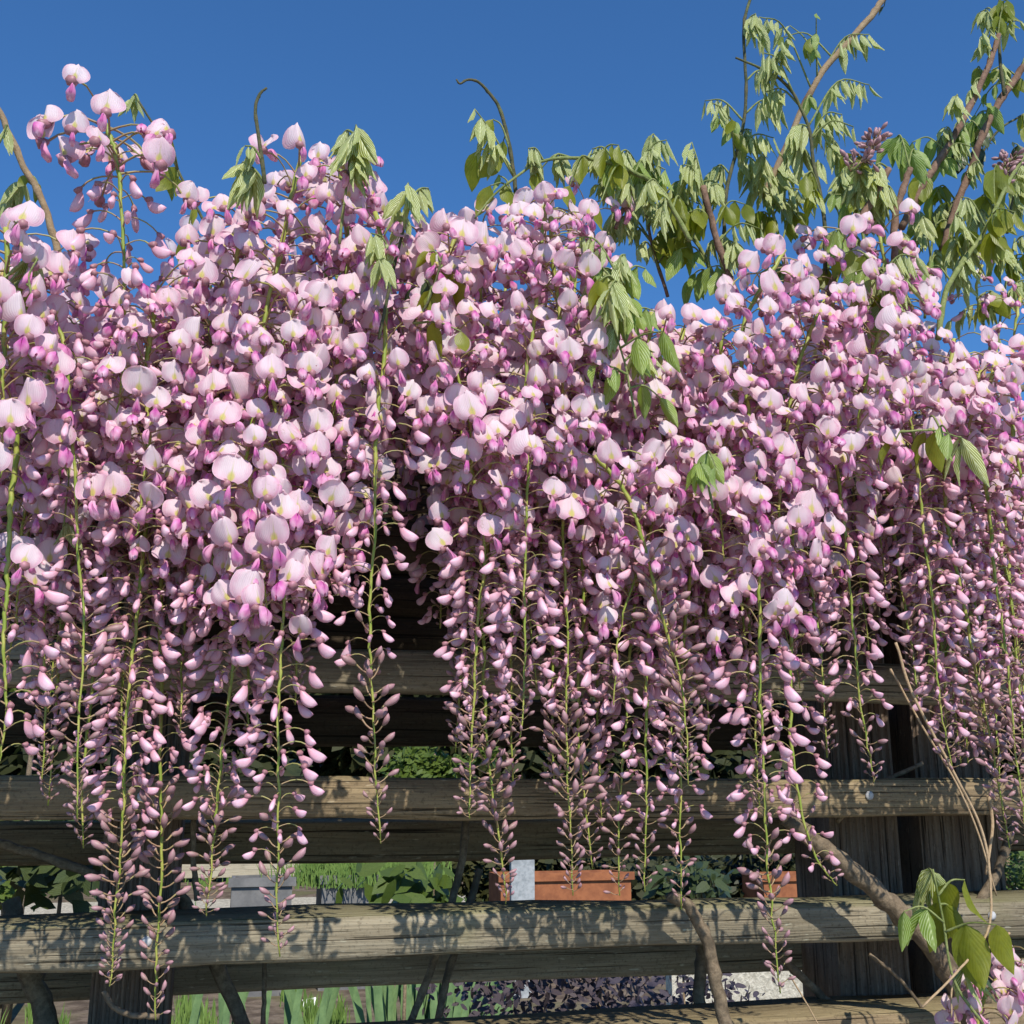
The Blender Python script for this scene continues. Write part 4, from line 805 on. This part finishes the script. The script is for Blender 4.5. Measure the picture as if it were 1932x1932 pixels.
p_ = at_g(985, 1622, 5.6); mb = MB(); wpx = .07; mb.box(-wpx, wpx, -.02, .02, 0, p_.z-GZ)
tag(new('marker_post', mb.mesh('marker_post', [M_METAL], False), None, (p_.x, 5.6, GZ)), 'pale grey flat post standing before the terracotta trough', 'post')
# feathery plant
def tuft(name, u, vt, vb, Y, wd, n, mat, label, cat):
    a = at_g(u, vb, Y); H = at_g(u, vt, Y).z-a.z; q = random.Random(int(u)); mb = MB()
    for _ in range(n):
        x, y = q.gauss(0, wd*.4), q.gauss(0, .12); h = H*q.uniform(.5, 1.05); l = q.gauss(0, .3)*h
        mb.add([(x-.003, y, 0), (x+.003, y, 0), (x+l*.4+.003, y, h*.6), (x+l*.4-.003, y, h*.6), (x+l, y, h)], [(0, 1, 2, 3), (3, 2, 4)])
    tag(new(name, mb.mesh(name, [mat]), None, a), label, cat, None, 'stuff')
tuft('feathery_plant', 690, 1600, 1668, 6.3, .42, 5000, M_GRASS, 'feathery fresh green plant in the slate planter', 'plant')
# pale rails, kerb and concrete panel
for v, lab in ((1636, 'upper pale wooden rail beyond the gravel left of centre'), (1650, 'lower pale wooden rail beyond the gravel left of centre')):
    a, b = at_g(330, v, 9.0), at_g(620, v, 9.0); mb = MB(); mb.box(a.x, b.x, 0, .05, -.03, .03)
    tag(new('garden_rail', mb.mesh('garden_rail', [M_RAIL], False), None, (0, 9.0, a.z)), lab, 'rail', 'pale garden rails')
a, b = at_g(1270, 1925, 3.0), at_g(1568, 1790, 3.0); mb = MB(); mb.box(a.x, b.x, 0, .06, 0, b.z-GZ)
tag(new('concrete_panel', mb.mesh('concrete_panel', [M_CONC], False), None, (0, 3.0, GZ)), 'pale pebbled concrete panel behind the lowest gap at right', 'panel')
a, b = at_g(1860, 1690, 4.0), at_g(2100, 1660, 4.0); mb = MB(); mb.box(a.x, b.x, 0, .3, 0, .42)
tag(new('stone_edging', mb.mesh('stone_edging', [M_CONC], False), None, (0, 4.0, GZ)), 'pale stone edging at the right edge behind the fence', 'edging')
# shrubs and trees
def leaf_cloud(name, centre, rx, ry, rz, n, s, mat, seed, label, cat, group=None, trunk=True, mb_only=False):
    q = random.Random(seed); mb = MB(); lumps = [(q.gauss(0, .45), q.gauss(0, .45), q.gauss(0, .4), q.uniform(.3, .6)) for _ in range(14)]
    for _ in range(n):
        L = q.choice(lumps); v = Vector((q.gauss(0, 1), q.gauss(0, 1), q.gauss(0, 1))).normalized()*L[3]*q.uniform(.6, 1)
        p = Vector(((L[0]+v.x)*rx, (L[1]+v.y)*ry, (L[2]+v.z)*rz))
        d = Vector((q.gauss(0, 1), q.gauss(0, 1), q.gauss(-.3, .7))).normalized(); e = d.orthogonal().normalized(); k = s*q.uniform(.6, 1.3)
        mb.add([p, p+d*k*.3+e*k*.24, p+d*k*.7+e*k*.2, p+d*k, p+d*k*.7-e*k*.2, p+d*k*.3-e*k*.24], [(0, 1, 2, 3, 4, 5)], 0, [(.5, 0), (0, .3), (.1, .7), (.5, 1), (.9, .7), (1, .3)])
    base = Vector((centre[0], centre[1], GZ)); rt = new(name, None, None, base); tag(rt, label, cat, group)
    cr = new('crown', mb.mesh(name+'_crown', [mat]), rt, (0, 0, centre[2]-GZ)); cr['kind'] = 'stuff'
    t = MB(); H = centre[2]-GZ+rz*.3; t.tube([(0, 0, 0), (.05*rx, 0, H*.4), (-.03*rx, 0, H*.7), (0, 0, H)], [rx*.07, rx*.055, rx*.04, rx*.02], 7)
    new('trunk', t.mesh('trunk', [M_BARK]), rt)
    return rt
TL = [(-7, 14, 1.0, 3.2, 1.5, 2.2, 'tree far behind the fence at the left edge'), (-2.2, 15, .9, 3.0, 1.5, 2.1, 'tree far behind the fence left of centre'), (2.6, 15.5, .9, 3.0, 1.5, 2.1, 'tree far behind the fence in the middle'),
      (7.2, 16, 1.0, 3.2, 1.5, 2.2, 'tree far behind the fence right of centre'), (12, 17, 1.1, 3.4, 1.6, 2.3, 'tree far behind the fence at the right edge'), (17, 18, 1.1, 3.4, 1.6, 2.3, 'tree beyond the right edge tree')]
for k, (x, y, z, rx, ry, rz, lab) in enumerate(TL):
    leaf_cloud('garden_tree', (x, y, z), rx, ry, rz, 16000, .30, M_HEDGE, 60+k, 'dark leafy '+lab, 'tree', 'trees beyond the garden')
for k, (u, lab) in enumerate([(960, 'dark low bush behind the left end of the terracotta trough'), (1110, 'dark low bush behind the middle of the terracotta trough'), (1260, 'dark low bush between the two terracotta troughs'), (1430, 'dark low bush behind the second terracotta trough'), (1570, 'dark low bush behind the thick vine trunk')]):
    c = at_g(u, 1640, 7.3); leaf_cloud('dark_bush', c, .55, .4, .42, 2600, .09, M_HEDGE, 120+k, lab, 'bush', 'dark bushes behind the troughs')
for k, (u, v, Y, r, lab) in enumerate([(20, 1640, 6.0, .38, 'bright green shrub with pink flecks at the left edge behind the fence'), (75, 1300, 5.5, .25, 'sunlit lime green shrub showing through the upper gap at left'), (820, 1440, 7.0, .22, 'light green shrub in the gap above the second board at centre'), (1905, 1650, 6.5, .45, 'green shrub behind the fence at the right edge')]):
    c = at_g(u, v, Y); leaf_cloud('garden_shrub', c, r*1.5, r, r, 3500, .06, M_SHRUB, 80+k, lab, 'shrub', 'garden shrubs')
hb = MB(); hq = random.Random(77)
def hfn(a, b):
    an = lerp(-1.1, 1.3, a); rr_ = lerp(45, 90, b); h = 8.5*math.sin(math.pi*min(.5, b*.75+.02))*(1+.25*math.sin(a*17)+.12*math.sin(a*41))
    return Vector((math.sin(an)*rr_, math.cos(an)*rr_, GZ-.3+h+(hq.uniform(-.5, .5) if 0 < b else 0)))
hb.grid(hfn, 160, 14)
tag(new('hills', hb.mesh('hills', [m_noise('far wooded hill', (.018, .028, .012), (.05, .06, .025), .5, bs=1, bd=.8)]), kind='structure'), 'low dark wooded rise beyond the garden trees')
# shaded wisteria foliage seen against the pale background at bottom right of centre
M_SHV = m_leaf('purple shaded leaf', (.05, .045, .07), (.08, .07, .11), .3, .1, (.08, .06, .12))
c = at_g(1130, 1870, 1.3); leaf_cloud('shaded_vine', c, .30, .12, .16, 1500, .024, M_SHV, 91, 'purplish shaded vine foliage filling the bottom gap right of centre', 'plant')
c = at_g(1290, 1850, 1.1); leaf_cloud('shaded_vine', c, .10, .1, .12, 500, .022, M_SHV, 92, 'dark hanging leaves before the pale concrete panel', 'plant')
c = at_g(770, 1680, 1.2); leaf_cloud('shaded_vine', c, .10, .1, .06, 120, .05, M_SHRUB, 93, 'few broad green leaves above the lowest full board at centre', 'plant')
c = at_g(1310, 1660, 1.4); leaf_cloud('shaded_vine', c, .10, .1, .05, 160, .04, M_DARKLEAF, 95, 'dark leaves hanging before the troughs right of centre', 'plant')
c = at_g(120, 1640, 1.2); leaf_cloud('shaded_vine', c, .14, .1, .07, 150, .06, M_DARKLEAF, 94, 'dark leaves behind the slanting stem at left', 'plant')
print('objects', len(bpy.data.objects))
